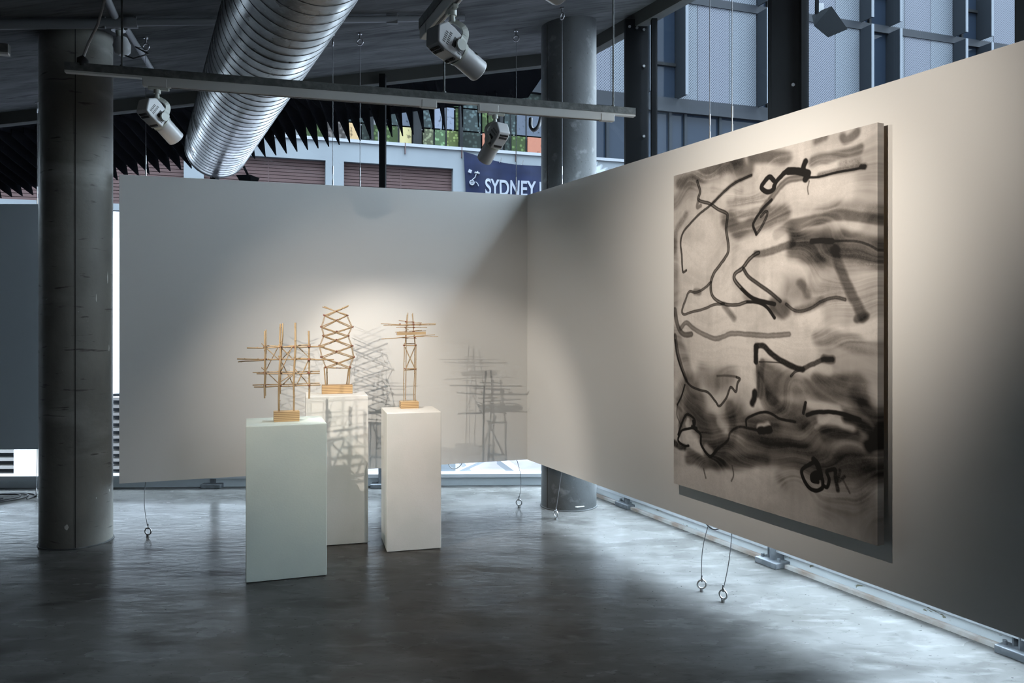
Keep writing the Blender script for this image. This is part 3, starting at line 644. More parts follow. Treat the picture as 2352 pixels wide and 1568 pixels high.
    me.materials.append(m); ob = bpy.data.objects.new('painted_canvas', me); COL.objects.link(ob); ob.parent = r
    b = MB(); q0 = o+nR*.02+dR*(t0+.01); q1 = o+nR*.02+dR*(t1-.01)
    for (p_, q_) in (((q0, z0+.03), (q1, z0+.03)), ((q0, z1-.03), (q1, z1-.03)), ((q0+dR*.02, z0), (q0+dR*.02, z1)), ((q1-dR*.02, z0), (q1-dR*.02, z1))):
        b.beam(p_[0]+Vector((0,0,p_[1])), q_[0]+Vector((0,0,q_[1])), .03, .03)
    b.build('stretcher_frame', M['ply'], r)
    b = MB(); c = o+nR*.06+dR*(t0+Wd/2)+Vector((0,0,z1-.25)); b.box(c, (Wd*.5, .034, .05), (dR, nR, Vector((0,0,1)))); b.build('wall_batten', M['ply'], r)
painting()

# ================================================================== DUCT
M['duct_in'] = mat('duct_inside', (.1,.1,.1), .6)
def duct():
    a = P(498, 339, 7.85); r = .294; d = Vector(((317-CX)/FL, 1, 0)).normalized()
    s = a-d*8.5; L = 8.5
    root = thing('ventilation_duct', a-d*3-Vector((0,0,r)), 'big round galvanised spiral duct running overhead towards the windows', 'duct')
    u = d.cross(Vector((0,0,1))).normalized(); w = Vector((0,0,1))
    b = MB(); N = 64; vs = []; fs = []; K = 60
    for j in range(K+1):
        for i in range(N):
            t = 2*math.pi*i/N; vs.append(s+d*L*j/K+(u*math.cos(t)+w*math.sin(t))*r)
    for j in range(K):
        for i in range(N): fs.append((j*N+i, j*N+(i+1) % N, (j+1)*N+(i+1) % N, (j+1)*N+i))
    fs.append(tuple(range(K*N, K*N+N))); b.add(vs, fs, True); b.build('duct_shell', M['galv'], root)
    pitch = .125; n = 40; T = int(L/pitch); pts = [s+d*(L-.01)*i/(T*n)+(u*math.cos(2*math.pi*i/n)+w*math.sin(2*math.pi*i/n))*(r+.0005) for i in range(T*n+1)]
    b = MB(); b.tube(pts, .0024, 5); b.build('spiral_seam', M['seam'], root)
    b = MB(); b.ring(a, r, .006, d, 64, 8); b.ring(a-d*.02, r+.002, .004, d, 64, 6); b.build('end_collar', M['galv'], root)
    # sticker on the left flank
    b = MB()
    def cp(t, dd, rr): return a-d*dd+(u*math.cos(t)+w*math.sin(t))*rr
    vs = []; side = math.pi if (u.x > 0) else 0
    ang = [side+(-.30+.60*i/8)*(1 if side else -1)+(.30 if side else -.30) for i in range(9)]
    for dd in (.50, .34):
        for t in ang: vs.append(cp(t, dd, r+.004))
    fs = [(i, i+1, 9+i+1, 9+i) for i in range(8)]
    b.add(vs, fs, True); pl_ = b.build('paper_label', M['label'], root)
    b = MB(); vs = []
    for row in range(3):
        dd0 = .47-row*.04; k0 = len(vs)
        v = [cp(ang[1+i], dd, r+.0055) for dd in (dd0, dd0-.02) for i in range(7)]
        b.add(v, [(i, i+1, 7+i+1, 7+i) for i in range(6)], True)
    b.build('label_marks', M['ink'], pl_)
duct()

# ================================================================== CONDUITS AND SMALL CEILING THINGS
def pipe_run(pts, r, name, label, cat, m, n=14, couplers=()):
    b = MB(); b.tube(pts, r, n); o = b.build(name, m); tag(o, label, cat); return o
p0 = ceil_hit(-260, 60, .045); p1 = ceil_hit(308, 52, .045); p2 = ceil_hit(1066, 41, .04)
pr = thing('ceiling_conduit', (p0+p1)/2, 'long grey conduit pipe fixed across the ceiling in front of the dark column', 'pipe')
b = MB(); b.tube([p0, p1], .036, 16); b.build('wide_pipe', M['pipe'], pr)
b = MB(); b.tube([p1, p2], .026, 16); b.build('narrow_pipe', M['pipe'], pr)
b = MB(); b.tube([p1-(p2-p1).normalized()*.05, p1+(p2-p1).normalized()*.02], .041, 16); b.build('coupler', M['pipe'], pr)
for px in (222, 884, 1040):
    t = (px-308)/(1066-308); q = p1.lerp(p2, t) if t > 0 else p1.lerp(p0, (308-px)/568)
    b = MB(); b.beam(q+Vector((0,0,-.04)), q+Vector((0,0,.045)), .02, .09, (1,0,0)); b.build('saddle_clip', M['pipe'], pr)
q0 = ceil_hit(288, 62, .03); q1 = ceil_hit(350, 162, .03)
pipe_run([q0, q1], .022, 'diagonal_conduit', 'short pale conduit slanting across the ceiling right of the dark column', 'pipe', M['pipe'])
q0 = ceil_hit(228, -40, .03); q1 = ceil_hit(263, 36, .03)
pipe_run([q0, q1], .026, 'overhead_conduit', 'stub of conduit at the top edge above the dark column', 'pipe', M['pipe'])
# drooping speaker-like sensor
c = ceil_hit(272, 62, .02); sr = thing('ceiling_camera', c, 'small white dome fitting on the ceiling beside the dark column', 'camera')
b = MB(); b.tube([c+Vector((0,0,.03)), c-Vector((0,0,.03))], .05, 18); b.build('mount', M['lampwhite'], sr)
b = MB(); b.tube([c-Vector((0,0,.03)), c+Vector((.03,0,-.14))], .022, 12); b.build('arm', M['lampgreen'], sr)
b = MB(); cc = c+Vector((.04,-.02,-.16)); b.tube([cc+Vector((-.02,.02,.07)), cc+Vector((-.01,.01,.02)), cc+Vector((0,0,-.03)), cc+Vector((.005,-.01,-.06))], [.045,.062,.055,.02], 18); b.build('dome', M['lampwhite'], sr)
k0 = cc+Vector((0,0,-.05)); k1 = ceil_hit(330, 112, .06); b = MB()
b.tube([k0, k0+Vector((.08,0,-.03)), k0+Vector((.17,.05,.02)), k1.lerp(k0, .4)+Vector((0,0,.03)), k1], .006, 8); b.build('lead', M['cable'], sr)

# ================================================================== TRACK RAILS AND SPOTLIGHTS
def rail(a, b, label, white, hang=(), caps=((0,0),)):
    d = (b-a).normalized(); sd = d.cross(Vector((0,0,1)))
    r = thing('lighting_rail', (a+b)/2, label, 'light rail', 'suspended lighting rails')
    Z = Vector((0,0,1)); q = MB()
    q.beam(a+Z*.030, b+Z*.030, .042, .042); q.build('steel_channel', M['strut'], r)
    q = MB(); q.beam(a+Z*.004, b+Z*.004, .036, .012); q.build('channel_liner', M['track'], r)
    for (s0, s1) in white:
        A_ = a.lerp(b, s0); B_ = a.lerp(b, s1)
        q = MB(); q.beam(A_-Z*.020, B_-Z*.020, .036, .042); tk = q.build('track', M['track'], r, bevel=.003)
        q = MB(); q.beam(A_-Z*.041+d*.14, B_-Z*.041-d*.1, .010, .004); q.build('track_slot', M['slot'], tk)
        q = MB(); q.beam(A_-Z*.021-d*.002, A_-Z*.021+d*.12, .041, .046); q.build('track_feed', M['track'], tk, bevel=.004)
        q = MB(); q.beam(B_-Z*.021-d*.09, B_-Z*.021+d*.002, .041, .046); q.build('track_end', M['track'], tk, bevel=.004)
    for s in hang:
        p = a.lerp(b, s); zc = ceil_z(p.x, p.y)
        q = MB(); q.tube([p+Z*.05, Vector((p.x, p.y, zc+.01))], .0055, 8); q.tube([p+Z*.05, p+Z*.062], .012, 6); q.build('hanging_rod', M['strut'], r)
    return r
ZR = 2.985
def atz(px, py, z): return P(px, py, (z-CH)*FL/(HY-py))
ra = atz(150, 166, ZR); rb = atz(1457, 268, ZR)
rail(ra, rb, 'long rail above the three plinths, carrying two white spotlights', [(.115,.605),(.685,.955)], (.083,.62,.955))
rd = Vector(((425-CX)/FL, 1, 0)).normalized()
rc = atz(972, 72, ZR); rail(rc-rd*3.4, rc, 'rail running towards the viewer at the top centre', [(0.0,.995)], (.15,.5))
re_ = atz(21, 127, ZR); rail(re_-(rb-ra).normalized()*2.2, re_, 'short end of a rail at the upper left edge', [(.0,.97)], (.3,.8))
# feed lead of the long rail
q0 = P(190, 143, ra.lerp(rb, .03).y); q1 = ceil_hit(222, -30, .02)
fr_ = thing('power_lead', q0, 'grey power lead dropping in a curve to the left end of the long rail', 'cable')
b = MB(); b.tube([q0+Vector((0,0,.02)), q0+Vector((.03,0,.10)), q0+Vector((.08,.0,.20)), q0+Vector((.115,0,.33)), q0+Vector((.12,0,.5)), Vector((q0.x+.12, q0.y, ceil_z(q0.x+.12, q0.y)))], .007, 8); b.build('lead', M['greycable'], fr_)
b = MB(); b.tube([q0-Vector((0,0,.025)), q0+Vector((0,0,.015)), q0+Vector((.01,0,.03))], [.028,.03,.012], 14); b.build('rubber_boot', M['cable'], fr_)

def spot(top, track_dir, aim, label, lamp, yaw_side=1, size=1.0, lit=True):
    """top: point on the underside of the track; aim: point it shines at"""
    Z = Vector((0,0,1)); T = track_dir.normalized()
    r = thing('track_spotlight', top, label, 'spotlight', 'white track spotlights')
    b = MB(); b.beam(top-T*.045-Z*.008, top+T*.06-Z*.008, .022, .016); b.build('track_adapter', M['lampgreen'], r, bevel=.003)
    b = MB(); b.tube([top-Z*.012, top-Z*.034], .018, 18); b.tube([top-Z*.034, top-Z*.042, top-Z*.062], [.011,.011,.014], 14); b.build('swivel_stem', M['lampgreen'], r)
    hp = top-Z*.165                     # pivot of the head
    A_ = (aim-hp).normalized()          # axis
    sd = A_.cross(Z).normalized()*yaw_side; up = sd.cross(A_).normalized(); up = up if up.z > 0 else -up
    R = .047*size
    # yoke: curved flat arm from the stem round the side to the pivot
    pts = []
    a0 = top-Z*.055; a1 = hp+sd*(R+.010)
    back = -A_*.012+up*.035
    for i in range(13):
        t = i/12; p_ = a0.lerp(a1, t)
        p_ += sd*(R+.012)*math.sin(math.pi*min(1, t*1.5)/1.0)*.55*(1-t)+(Vector((A_.x, A_.y, 0)).normalized()*-.0+up*.0)*1
        p_ += (Vector((A_.x, A_.y, 0)).normalized())*(.035*math.sin(math.pi*t))
        pts.append(p_)
    b = MB(); vs = []; fs = []; hw = .017
    for i, p_ in enumerate(pts):
        tn = (pts[min(i+1, 12)]-pts[max(i-1, 0)]).normalized(); bi = tn.cross(sd).normalized(); wd = hw*(.75+.35*i/12)
        for (aa, bb) in ((-1,-1),(1,-1),(1,1),(-1,1)): vs.append(p_+bi*wd*aa+sd*.004*bb)
    for i in range(12):
        for k_ in range(4): fs.append((i*4+k_, i*4+(k_+1) % 4, i*4+4+(k_+1) % 4, i*4+4+k_))
    fs += [(0,1,2,3), (48,49,50,51)]
    b.add(vs, fs, False); b.tube([hp+sd*(R+.004), hp+sd*(R+.016)], .023, 24); b.build('yoke', M['lampgreen'], r, bevel=.001)
    # ring round the head at the pivot
    b = MB(); b.tube([hp+A_*.030, hp+A_*.042], R+.004, 32); b.build('retaining_ring', M['lampgreen'], r)
    # gear housing: chamfered box behind the pivot
    c = hp; b = MB(); w_ = .042*size; prof = [(-.105,-.01),(-.115,.018),(-.085,.056),(-.045,.056),(.032,.044),(.032,-.044),(-.05,-.052),(-.09,-.046)]
    b.prism([c+A_*x_+up*y_-sd*w_ for x_, y_ in prof], sd, 2*w_); gh = b.build('gear_housing', M['lampwhite'], r, bevel=.006)
    b = MB()
    for s_ in (-1, 1):
        for row, (x_, n_) in enumerate(((-.070,6),(-.052,7),(.012,7))):
            for i in range(n_): b.box(c+A_*x_+up*(-.028+.0085*i)+sd*s_*(w_+.0005), (.012, .003, .0015), (A_, up, sd))
        b.box(c-A_*.022+up*0+sd*s_*(w_+.0005), (.018, .040, .0012), (A_, up, sd))
    for row, x_ in enumerate((-.070,-.052,.010)):
        for i in range(7): b.box(c+A_*x_-up*(.0525+(-.003 if x_ > 0 else .0))*1.0+sd*(-.026+.0085*i), (.012, .0035, .006), (A_, sd, up))
    b.build('vent_slots', M['vent'], gh)
    # barrel: open tube with lip
    b = MB(); N = 36; ax0 = hp+A_*.032; u_, v_ = up, sd; prof = [(0,R),(.116,R),(.120,R-.001),(.120,R-.004),(.07,R-.004),(.07,0.0005)]
    vs = []; fs = []
    for (x_, rr) in prof:
        for i in range(N): t = 2*math.pi*i/N; vs.append(ax0+A_*x_+(u_*math.cos(t)+v_*math.sin(t))*rr)
    for j in range(len(prof)-1):
        for i in range(N): fs.append((j*N+i, j*N+(i+1) % N, (j+1)*N+(i+1) % N, (j+1)*N+i))
    b.add(vs, fs, True); br_ = b.build('barrel', M['lampwhite'], r)
    b = MB(); b.tube([ax0+A_*.072, ax0+A_*.074], R-.006, 28); b.build('lens', M['lens'] if lit else M['steel'], br_)
    b = MB(); b.tube([ax0+A_*.06+sd*R*.72+up*R*.68, ax0+A_*.06+sd*R*.76+up*R*.74], .008, 12); b.beam(ax0+A_*.0+sd*R*.73+up*R*.70, ax0+A_*.112+sd*R*.73+up*R*.70, .0015, .0015); b.build('focus_slider', M['vent'], br_)
    if lamp:
        L = bpy.data.lights.new('spot_lamp', 'SPOT'); L.energy = lamp[0]; L.color = lamp[1]; L.spot_size = math.radians(lamp[2]); L.spot_blend = lamp[3]; L.shadow_soft_size = .007
        lo = bpy.data.objects.new('spot_lamp', L); COL.objects.link(lo); lo.parent = r; lo.location = (ax0+A_*.125)-top
        lo.rotation_euler = A_.to_track_quat('-Z', 'Y').to_euler()
    return r
rdir = (rb-ra).normalized()
under = Vector((0,0,-.043))
WARM = (1, .895, .785)
def on_rail(px):
    k_ = (px-CX)/FL; t = (k_*ra.y-ra.x)/(rdir.x-k_*rdir.y); return ra+rdir*t+under
S1 = (A.c+A.d*.1+Vector((0,0,.35)))
spot(on_rail(361), rdir, Vector((-.95, 6.15, 1.25)), 'white spotlight at the left of the long rail, tilted down towards the right', (170, WARM, 50, .6), 1)
spot(on_rail(1137), rdir, Vector((-1.05, 6.0, 1.35)), 'white spotlight on the long rail, tilted down left, in front of the coloured tiles', (85, WARM, 60, .7), -1)
spot(rc-rd*.42+under, rd, Vector((1.45, 4.75, 1.75)), 'white spotlight on the rail at the top centre, aimed at the painting', (150, WARM, 84, 1.0), 1)
rg = Vector((-2.27, 3.05, ZR)); rail(rg-rdir*1.2, rg+rdir*.12, 'rail out to the left of the viewer, nearer than the long rail', [(.0,.97)], (.3,.8))
spot(rg+under, rdir, Vector((-.98, 6.2, 1.18)), 'white spotlight on the nearer left rail, beaming across the plinths', (150, WARM, 58, .8), 1)
# fixtures further along the rails, just beyond the frame
spot(rc-rd*1.19+under, rd, Vector((1.95, 4.5, 2.45)), 'spotlight tip with its lens lit, cut by the top edge of the picture', (130, WARM, 84, 1.0), 1)

# ================================================================== BLACK FLOODLIGHTS OUTSIDE
fc = P(1900, 45, 6.1); r = thing('floodlight', fc, 'black floodlight hanging above the top edge of the right partition', 'floodlight')
b = MB(); b.add([P(1910,14,6.0), P(1947,67,6.05), P(1902,86,5.85), P(1870,60,5.8), P(1876,28,6.15), P(1884,30,6.2), P(1880,38,6.12), P(1865,36,6.05)], [(0,1,2,3),(4,7,6,5),(0,4,5,1),(1,5,6,2),(2,6,7,3),(3,7,4,0)]); b.build('hood', M['blackflood'], r)
b = MB(); b.tube([P(1876,36,6.1), P(1877,-60,6.1)], .016, 8); b.build('bracket', M['blackflood'], r)
b = MB(); b.box(P(1884,20,6.12), (.04,.04,.07)); b.build('knuckle', M['pipe'], r)
fl = P(572, 407, 8.35); r = thing('floodlight', fl, 'black floodlight peeping over the long partition below the duct', 'floodlight')
b = MB(); b.add([fl+Vector(v) for v in [(-.12,-.05,.015),(.03,-.05,.02),(.11,0,-.01),(.0,.05,-.015),(-.09,-.04,-.04),(.03,-.04,-.05),(.09,0,-.05),(0,.04,-.05)]], [(0,1,2,3),(4,7,6,5),(0,4,5,1),(1,5,6,2),(2,6,7,3),(3,7,4,0)]); b.build('hood', M['blackflood'], r)
b = MB(); b.tube([fl, fl+Vector((-.06,0,.12))], .012, 8); b.build('bracket', M['blackflood'], r)

# ================================================================== SUNSHADE OF BLACK BLADES OUTSIDE THE REAR GLAZING
def sunshade():
    r = thing('sunshade', Vector((-3, 9.0, 3.6)), 'black awning with a row of hanging pointed blades outside the rear glazing', 'sunshade')
    x = -6.35
    def tipz(px, F): 
        ys = [(-60,462),(20,453),(100,446),(340,400),(430,388),(590,364),(700,345),(767,335),(850,320),(930,312),(1027,297),(1150,290)]
        for (a, b_) in zip(ys[:-1], ys[1:]):
            if px <= b_[0]: t = (px-a[0])/(b_[0]-a[0]); return CH+(HY-(a[1]+(b_[1]-a[1])*t))/FL*F
        return CH+(HY-290)/FL*F
    n = 0
    while x < -.75:
        F1 = 9.5; px = CX+x/F1*FL; z0 = tipz(px, F1); h = 1.05
        b = MB()
        b.prism([(x+.0, F1, z0), (x-.02, 8.95, z0+.17), (x-.02, 8.32, z0+.36), (x-.02, 8.32, z0+h+.3), (x-.02, 9.2, z0+h+.3), (x-.01, 9.33, z0+.55)], (1,0,0), .012)
        b.build('blade', M['fin'], r); x += .126; n += 1
    for px in (1062, 1098, 1120, 1140):
        F1 = 9.5; X_ = (px-CX)/FL*F1; z0 = CH+(HY-292)/FL*F1; b = MB()
        b.prism([(X_, F1, z0), (X_-.02, 9.3, z0+.5), (X_-.02, 9.4, z0+.6), (X_-.0, 9.45, z0+.6)], (1,0,0), .01); b.build('blade', M['fin'], r)
    b = MB()
    xs = [-6.6, .2]
    def zt(x_, y_): return ceil_z(x_, y_)
    b.add([(xs[0], 8.10, zt(xs[0],8.1)-.10), (xs[1]+.25, 8.27, zt(xs[1]+.55,8.3)-.06), (xs[1], 9.9, zt(xs[1],9.9)-.06), (xs[0], 9.9, zt(xs[0],9.9)-.1),
           (xs[0], 8.10, zt(xs[0],8.3)+.4), (xs[1]+.25, 8.27, zt(xs[1]+.3,8.3)+.4), (xs[1], 9.9, zt(xs[1],9.9)+.4), (xs[0], 9.9, zt(xs[0],9.9)+.4)],
          [(0,1,2,3),(4,7,6,5),(0,4,5,1),(1,5,6,2),(2,6,7,3),(3,7,4,0)])
    b.build('awning_deck', M['fin'], r)
    b = MB(); b.beam((-3.6, 9.42, 3.98), (-.95, 9.42, 4.38), .05, .25); b.build('front_beam', M['fin'], r)
sunshade()

# ================================================================== OPPOSITE BUILDING
A2 = Vector((.943, .333, 0)).normalized(); N2 = Vector((.333, -.943, 0)).normalized(); O2 = Vector((0, 24, 0))
def fa(px, out=0):                       # distance along the facade for a pixel column
    k_ = (px-CX)/FL; o = O2+N2*out; t = (k_*o.y-o.x)/(A2.x-k_*A2.y); return t
def fp(u, z, out=0): return O2+A2*u+N2*out+Vector((0,0,z))
def fz(px, py, out=0):
    p = fp(fa(px, out), 0, out); return CH+(HY-py)/FL*p.y
M['bwall'] = mat('pale_blue_render', (0.0612,0.0680,0.0734), .8, spec=.06, noise=[((0.0511,0.0563,0.0612), .5, (1,1,.6), .4, .7)])
M['bedge'] = mat('pale_ledge', (0.0871,0.0916,0.0979), .6, spec=.06)
M['shut'] = mat('red_brown_slats', (0.0270,0.0168,0.0162), .6, spec=.06)
M['shutgap'] = mat('slat_gap', (.03,.02,.02), .8, spec=.06)
M['bdark'] = mat('dark_facade_glass', (0.0027,0.0039,0.0048), .12, spec=.6)
M['bfin'] = mat('slate_fin', (0.0068,0.0085,0.0106), .5, spec=.06)
M['bfinedge'] = mat('pale_fin_edge', (0.0510,0.0570,0.0645), .4, spec=.06)
M['bband'] = mat('slate_floor_band', (0.0081,0.0094,0.0113), .5, spec=.06)
M['bglass'] = mat('reflective_window', (.006,.009,.014), .05, spec=.10)
def perf(name, c1, c2):
    m = mat(name, c1, .55); nt = m.node_tree; bs = nt.nodes['Principled BSDF']
    bs.inputs['Specular IOR Level'].default_value = .08
    tc = nt.nodes.new('ShaderNodeNewGeometry'); v = nt.nodes.new('ShaderNodeTexVoronoi'); v.voronoi_dimensions = '2D'; v.inputs['Scale'].default_value = 16; v.inputs['Randomness'].default_value = 0
    dt = nt.nodes.new('ShaderNodeVectorMath'); dt.operation = 'DOT_PRODUCT'; dt.inputs[1].default_value = tuple(A2); nt.links.new(tc.outputs['Position'], dt.inputs[0])
    sx = nt.nodes.new('ShaderNodeSeparateXYZ'); nt.links.new(tc.outputs['Position'], sx.inputs[0]); cx_ = nt.nodes.new('ShaderNodeCombineXYZ')
    nt.links.new(dt.outputs['Value'], cx_.inputs['X']); nt.links.new(sx.outputs['Z'], cx_.inputs['Y'])
    rt = nt.nodes.new('ShaderNodeVectorRotate'); rt.rotation_type = 'Z_AXIS'; rt.inputs['Angle'].default_value = math.pi/4; nt.links.new(cx_.outputs[0], rt.inputs['Vector'])
    nt.links.new(rt.outputs[0], v.inputs['Vector'])
    r = nt.nodes.new('ShaderNodeMapRange'); r.inputs['From Min'].default_value = .30; r.inputs['From Max'].default_value = .38; nt.links.new(v.outputs['Distance'], r.inputs['Value'])
    mx = nt.nodes.new('ShaderNodeMix'); mx.data_type = 'RGBA'; mx.inputs['A'].default_value = (*c2, 1); mx.inputs['B'].default_value = (*c1, 1)
    nt.links.new(r.outputs[0], mx.inputs['Factor']); nt.links.new(mx.outputs['Result'], bs.inputs['Base Color']); return m
M['perf'] = perf('perforated_metal', (0.0489,0.0556,0.0638), (0.0163,0.0190,0.0232))
M['perf2'] = perf('perforated_metal_lilac', (0.0450,0.0489,0.0586), (0.0163,0.0179,0.0232))
def building():
    r = thing('facade_building', fp(2, -4.5), 'large building across the street with pale concrete ledge, coloured tiles and perforated metal panels', 'building')
    X = (A2, N2, Vector((0,0,1)))
    def bx(name, m, u0, u1, z0, z1, o0, o1, par=None):
        b = MB(); b.box(fp((u0+u1)/2, (z0+z1)/2, (o0+o1)/2), (u1-u0, abs(o1-o0), z1-z0), X); return b.build(name, m, par or r)
    zl = 6.62
    uL, uR = -17.0, 22.5
    # core
    bx('building_core', M['bdark'], uL, uR, 4.45, 16.2, -8, -.30)
    for u_ in (-12, -2, 8, 18): bx('ground_pier', M['bwall'], u_-.4, u_+.4, -4.5, 4.45, -1.4, -.6)
    # lower wall built round the shutter openings
    ops = [(fa(255)-4.5, fa(422)), (fa(468), fa(748)), (fa(790), fa(1041))]
    zo = fz(745, 368); zs = 4.62
    b = MB(); c0 = uL
    def seg(u0, u1, z0, z1): b.box(fp((u0+u1)/2, (z0+z1)/2, -.15), (u1-u0, .3, z1-z0), X)
    for (u0, u1) in ops: seg(c0, u0, 4.45, zl); seg(u0, u1, zo, zl); seg(u0, u1, 4.45, zs); c0 = u1
    seg(c0, uR, 4.45, zl); b.build('parapet_wall', M['bwall'], r)
    bx('ledge', M['bedge'], uL, uR, zl, zl+.09, -.3, .05)
    for (u0, u1) in ops:
        n = 16; b = MB(); hh = (zo-zs)/n
        for i in range(n):
            z = zs+hh*(i+.5); b.box(fp((u0+u1)/2, z, -.20), (u1-u0, .05, hh*.84), X)
        sh_ = b.build('slatted_shutter', M['shut'], r)
        bx('shutter_backing', M['shutgap'], u0, u1, zs, zo, -.285, -.26, sh_)
        bx('shutter_joint', M['shutgap'], u0+(u1-u0)*.52-.012, u0+(u1-u0)*.52+.012, zs, zo, -.2, -.17, sh_)
    for px in (930, 1060, 1184): bx('wall_joint', M['shutgap'], fa(px)-.012, fa(px)+.012, zl-.22, zl+.095, -.0, .055)
    # glazed storey with coloured tiles
    bx('storey_glass', M['bglass'], fa(1370)-.4, uR, zl+.09, 8.55, -.30, -.22)
    for px in (1400, 1545, 1580, 1660): bx('storey_mullion', M['bfin'], fa(px)-.05, fa(px)+.05, zl+.09, 8.55, -.24, -.12)
    KC = .2
    cols = {'g1': (.13,.20,.07), 'g2': (.22,.36,.18), 'g3': (.26,.33,.11), 'y': (.60,.52,.26), 'o': (.62,.42,.22), 'r': (.50,.20,.13), 'b': (.12,.14,.18), 't': (.10,.14,.14), 'd': (.05,.07,.06), 'n': (.16,.14,.13), 'l': (.24,.27,.34), 'k': (.25,.27,.16)}
    T = {}
    for k_, c_ in cols.items():
        c_ = tuple(v*KC for v in c_)
        m = mat('tile_'+k_, c_, .6, spec=.05); nt = m.node_tree; bs = nt.nodes['Principled BSDF']; tc = nt.nodes.new('ShaderNodeTexCoord')
        vo = nt.nodes.new('ShaderNodeTexVoronoi'); vo.inputs['Scale'].default_value = 9; nt.links.new(tc.outputs['Object'], vo.inputs['Vector'])
        rr = nt.nodes.new('ShaderNodeMapRange'); rr.inputs['From Min'].default_value = .28; rr.inputs['From Max'].default_value = .45
        if k_ in ('y','o','r','l','b'): rr.inputs['From Min'].default_value = .75; rr.inputs['From Max'].default_value = .9
        nt.links.new(vo.outputs['Distance'], rr.inputs['Value']); mx = nt.nodes.new('ShaderNodeMix'); mx.data_type = 'RGBA'
        mx.inputs['A'].default_value = (*c_, 1); mx.inputs['B'].default_value = (c_[0]*.35, c_[1]*.35, c_[2]*.35, 1); nt.links.new(rr.outputs[0], mx.inputs['Factor']); nt.links.new(mx.outputs['Result'], bs.inputs['Base Color']); T[k_] = m
    # tiles: pixel x0,x1, row (0 bottom,1 mid,2 top), colour
    rows = [(zl+.12, 7.22), (7.26, 7.90), (7.94, 8.55)]
    ub = fa(800)-9
    for (x0, x1, row, k_) in [(690,748,0,'g1'),(750,798,0,'n'),(800,830,0,'o'),(832,852,0,'d'),(858,872,0,'g1'),(888,918,0,'g1'),(919,950,0,'y'),(973,1000,0,'k'),(1001,1028,0,'g2'),(1029,1058,0,'g3'),(1064,1110,0,'d'),(1111,1128,0,'r'),(1129,1146,0,'d'),(1162,1177,0,'d'),(1178,1213,0,'g1'),(1215,1255,0,'r'),
                              (690,800,1,'d'),(800,860,1,'t'),(888,918,1,'t'),(919,950,1,'b'),(973,998,1,'t'),(999,1020,1,'l'),(1021,1048,1,'l'),(1049,1058,1,'g1'),(1064,1110,1,'t'),(1111,1146,1,'g1'),(1162,1190,1,'t'),(1191,1255,1,'b'),
                              (800,950,2,'t'),(973,990,2,'y'),(991,1020,2,'b'),(1021,1058,2,'g2'),(1064,1146,2,'t'),(1162,1190,2,'r'),(1191,1255,2,'d')]:
        bx('colour_tile', T[k_], fa(x0)+.02, fa(x1)-.02, rows[row][0], rows[row][1], -.22, -.18)
    for px in (855, 960, 1061, 1154, 1300): bx('storey_mullion', M['black'], fa(px)-(.12 if px == 960 else .05), fa(px)+(.12 if px == 960 else .05), zl+.09, 8.6, -.25, -.05)
    for px in (1177, 1213, 1000, 1028, 919): bx('tile_bar', M['black'], fa(px)-.015, fa(px)+.015, zl+.09, 8.6, -.18, -.16)
    # floors of perforated panels, fins and windows
    for (z0, z1) in ((8.86, 12.03), (12.29, 15.4)):
        bx('floor_band', M['bband'], uL, uR, z0-.27, z0-.0, -.30, -.10)
        for n in range(-5, 6):
            w0 = 4.55+4.4*n
            if w0 < -9: continue
            wr_ = bx('window_pane', M['bglass'], w0, w0+1.2, z0, z1, -.30, -.24)
            bx('window_bar', M['black'], w0+.36, w0+.46, z0, z1, -.26, -.14, wr_); bx('window_bar', M['black'], w0, w0+1.2, z0+1.05, z0+1.15, -.26, -.15, wr_)
            for uf in (w0+1.24, w0-.04+(0 if n else 0)):
                fn_ = bx('fin', M['bfin'], uf-.02, uf+.02, z0-.02, z1+.0, -.25, .42)
                bx('fin_edge', M['bfinedge'], uf-.05, uf+.05, z0-.02, z1+.0, .42, .45, fn_)
            p0_, p1_ = w0+1.28, w0+4.32; cuts = [p0_, p0_+.72, p0_+1.95, p1_]
            for i in range(3): bx('perforated_panel', M['perf2'] if (i == 1) else M['perf'], cuts[i]+.01, cuts[i+1]-.01, z0+.01, z1-.01, -.20, -.14)
    bx('lower_band', M['bband'], fa(1250), uR, 8.38, 8.59, -.30, -.02)
    # roof line and blank fields beyond
    bx('roof_edge', M['bband'], uL, uR, 15.4, 16.4, -.3, -.05)
building()

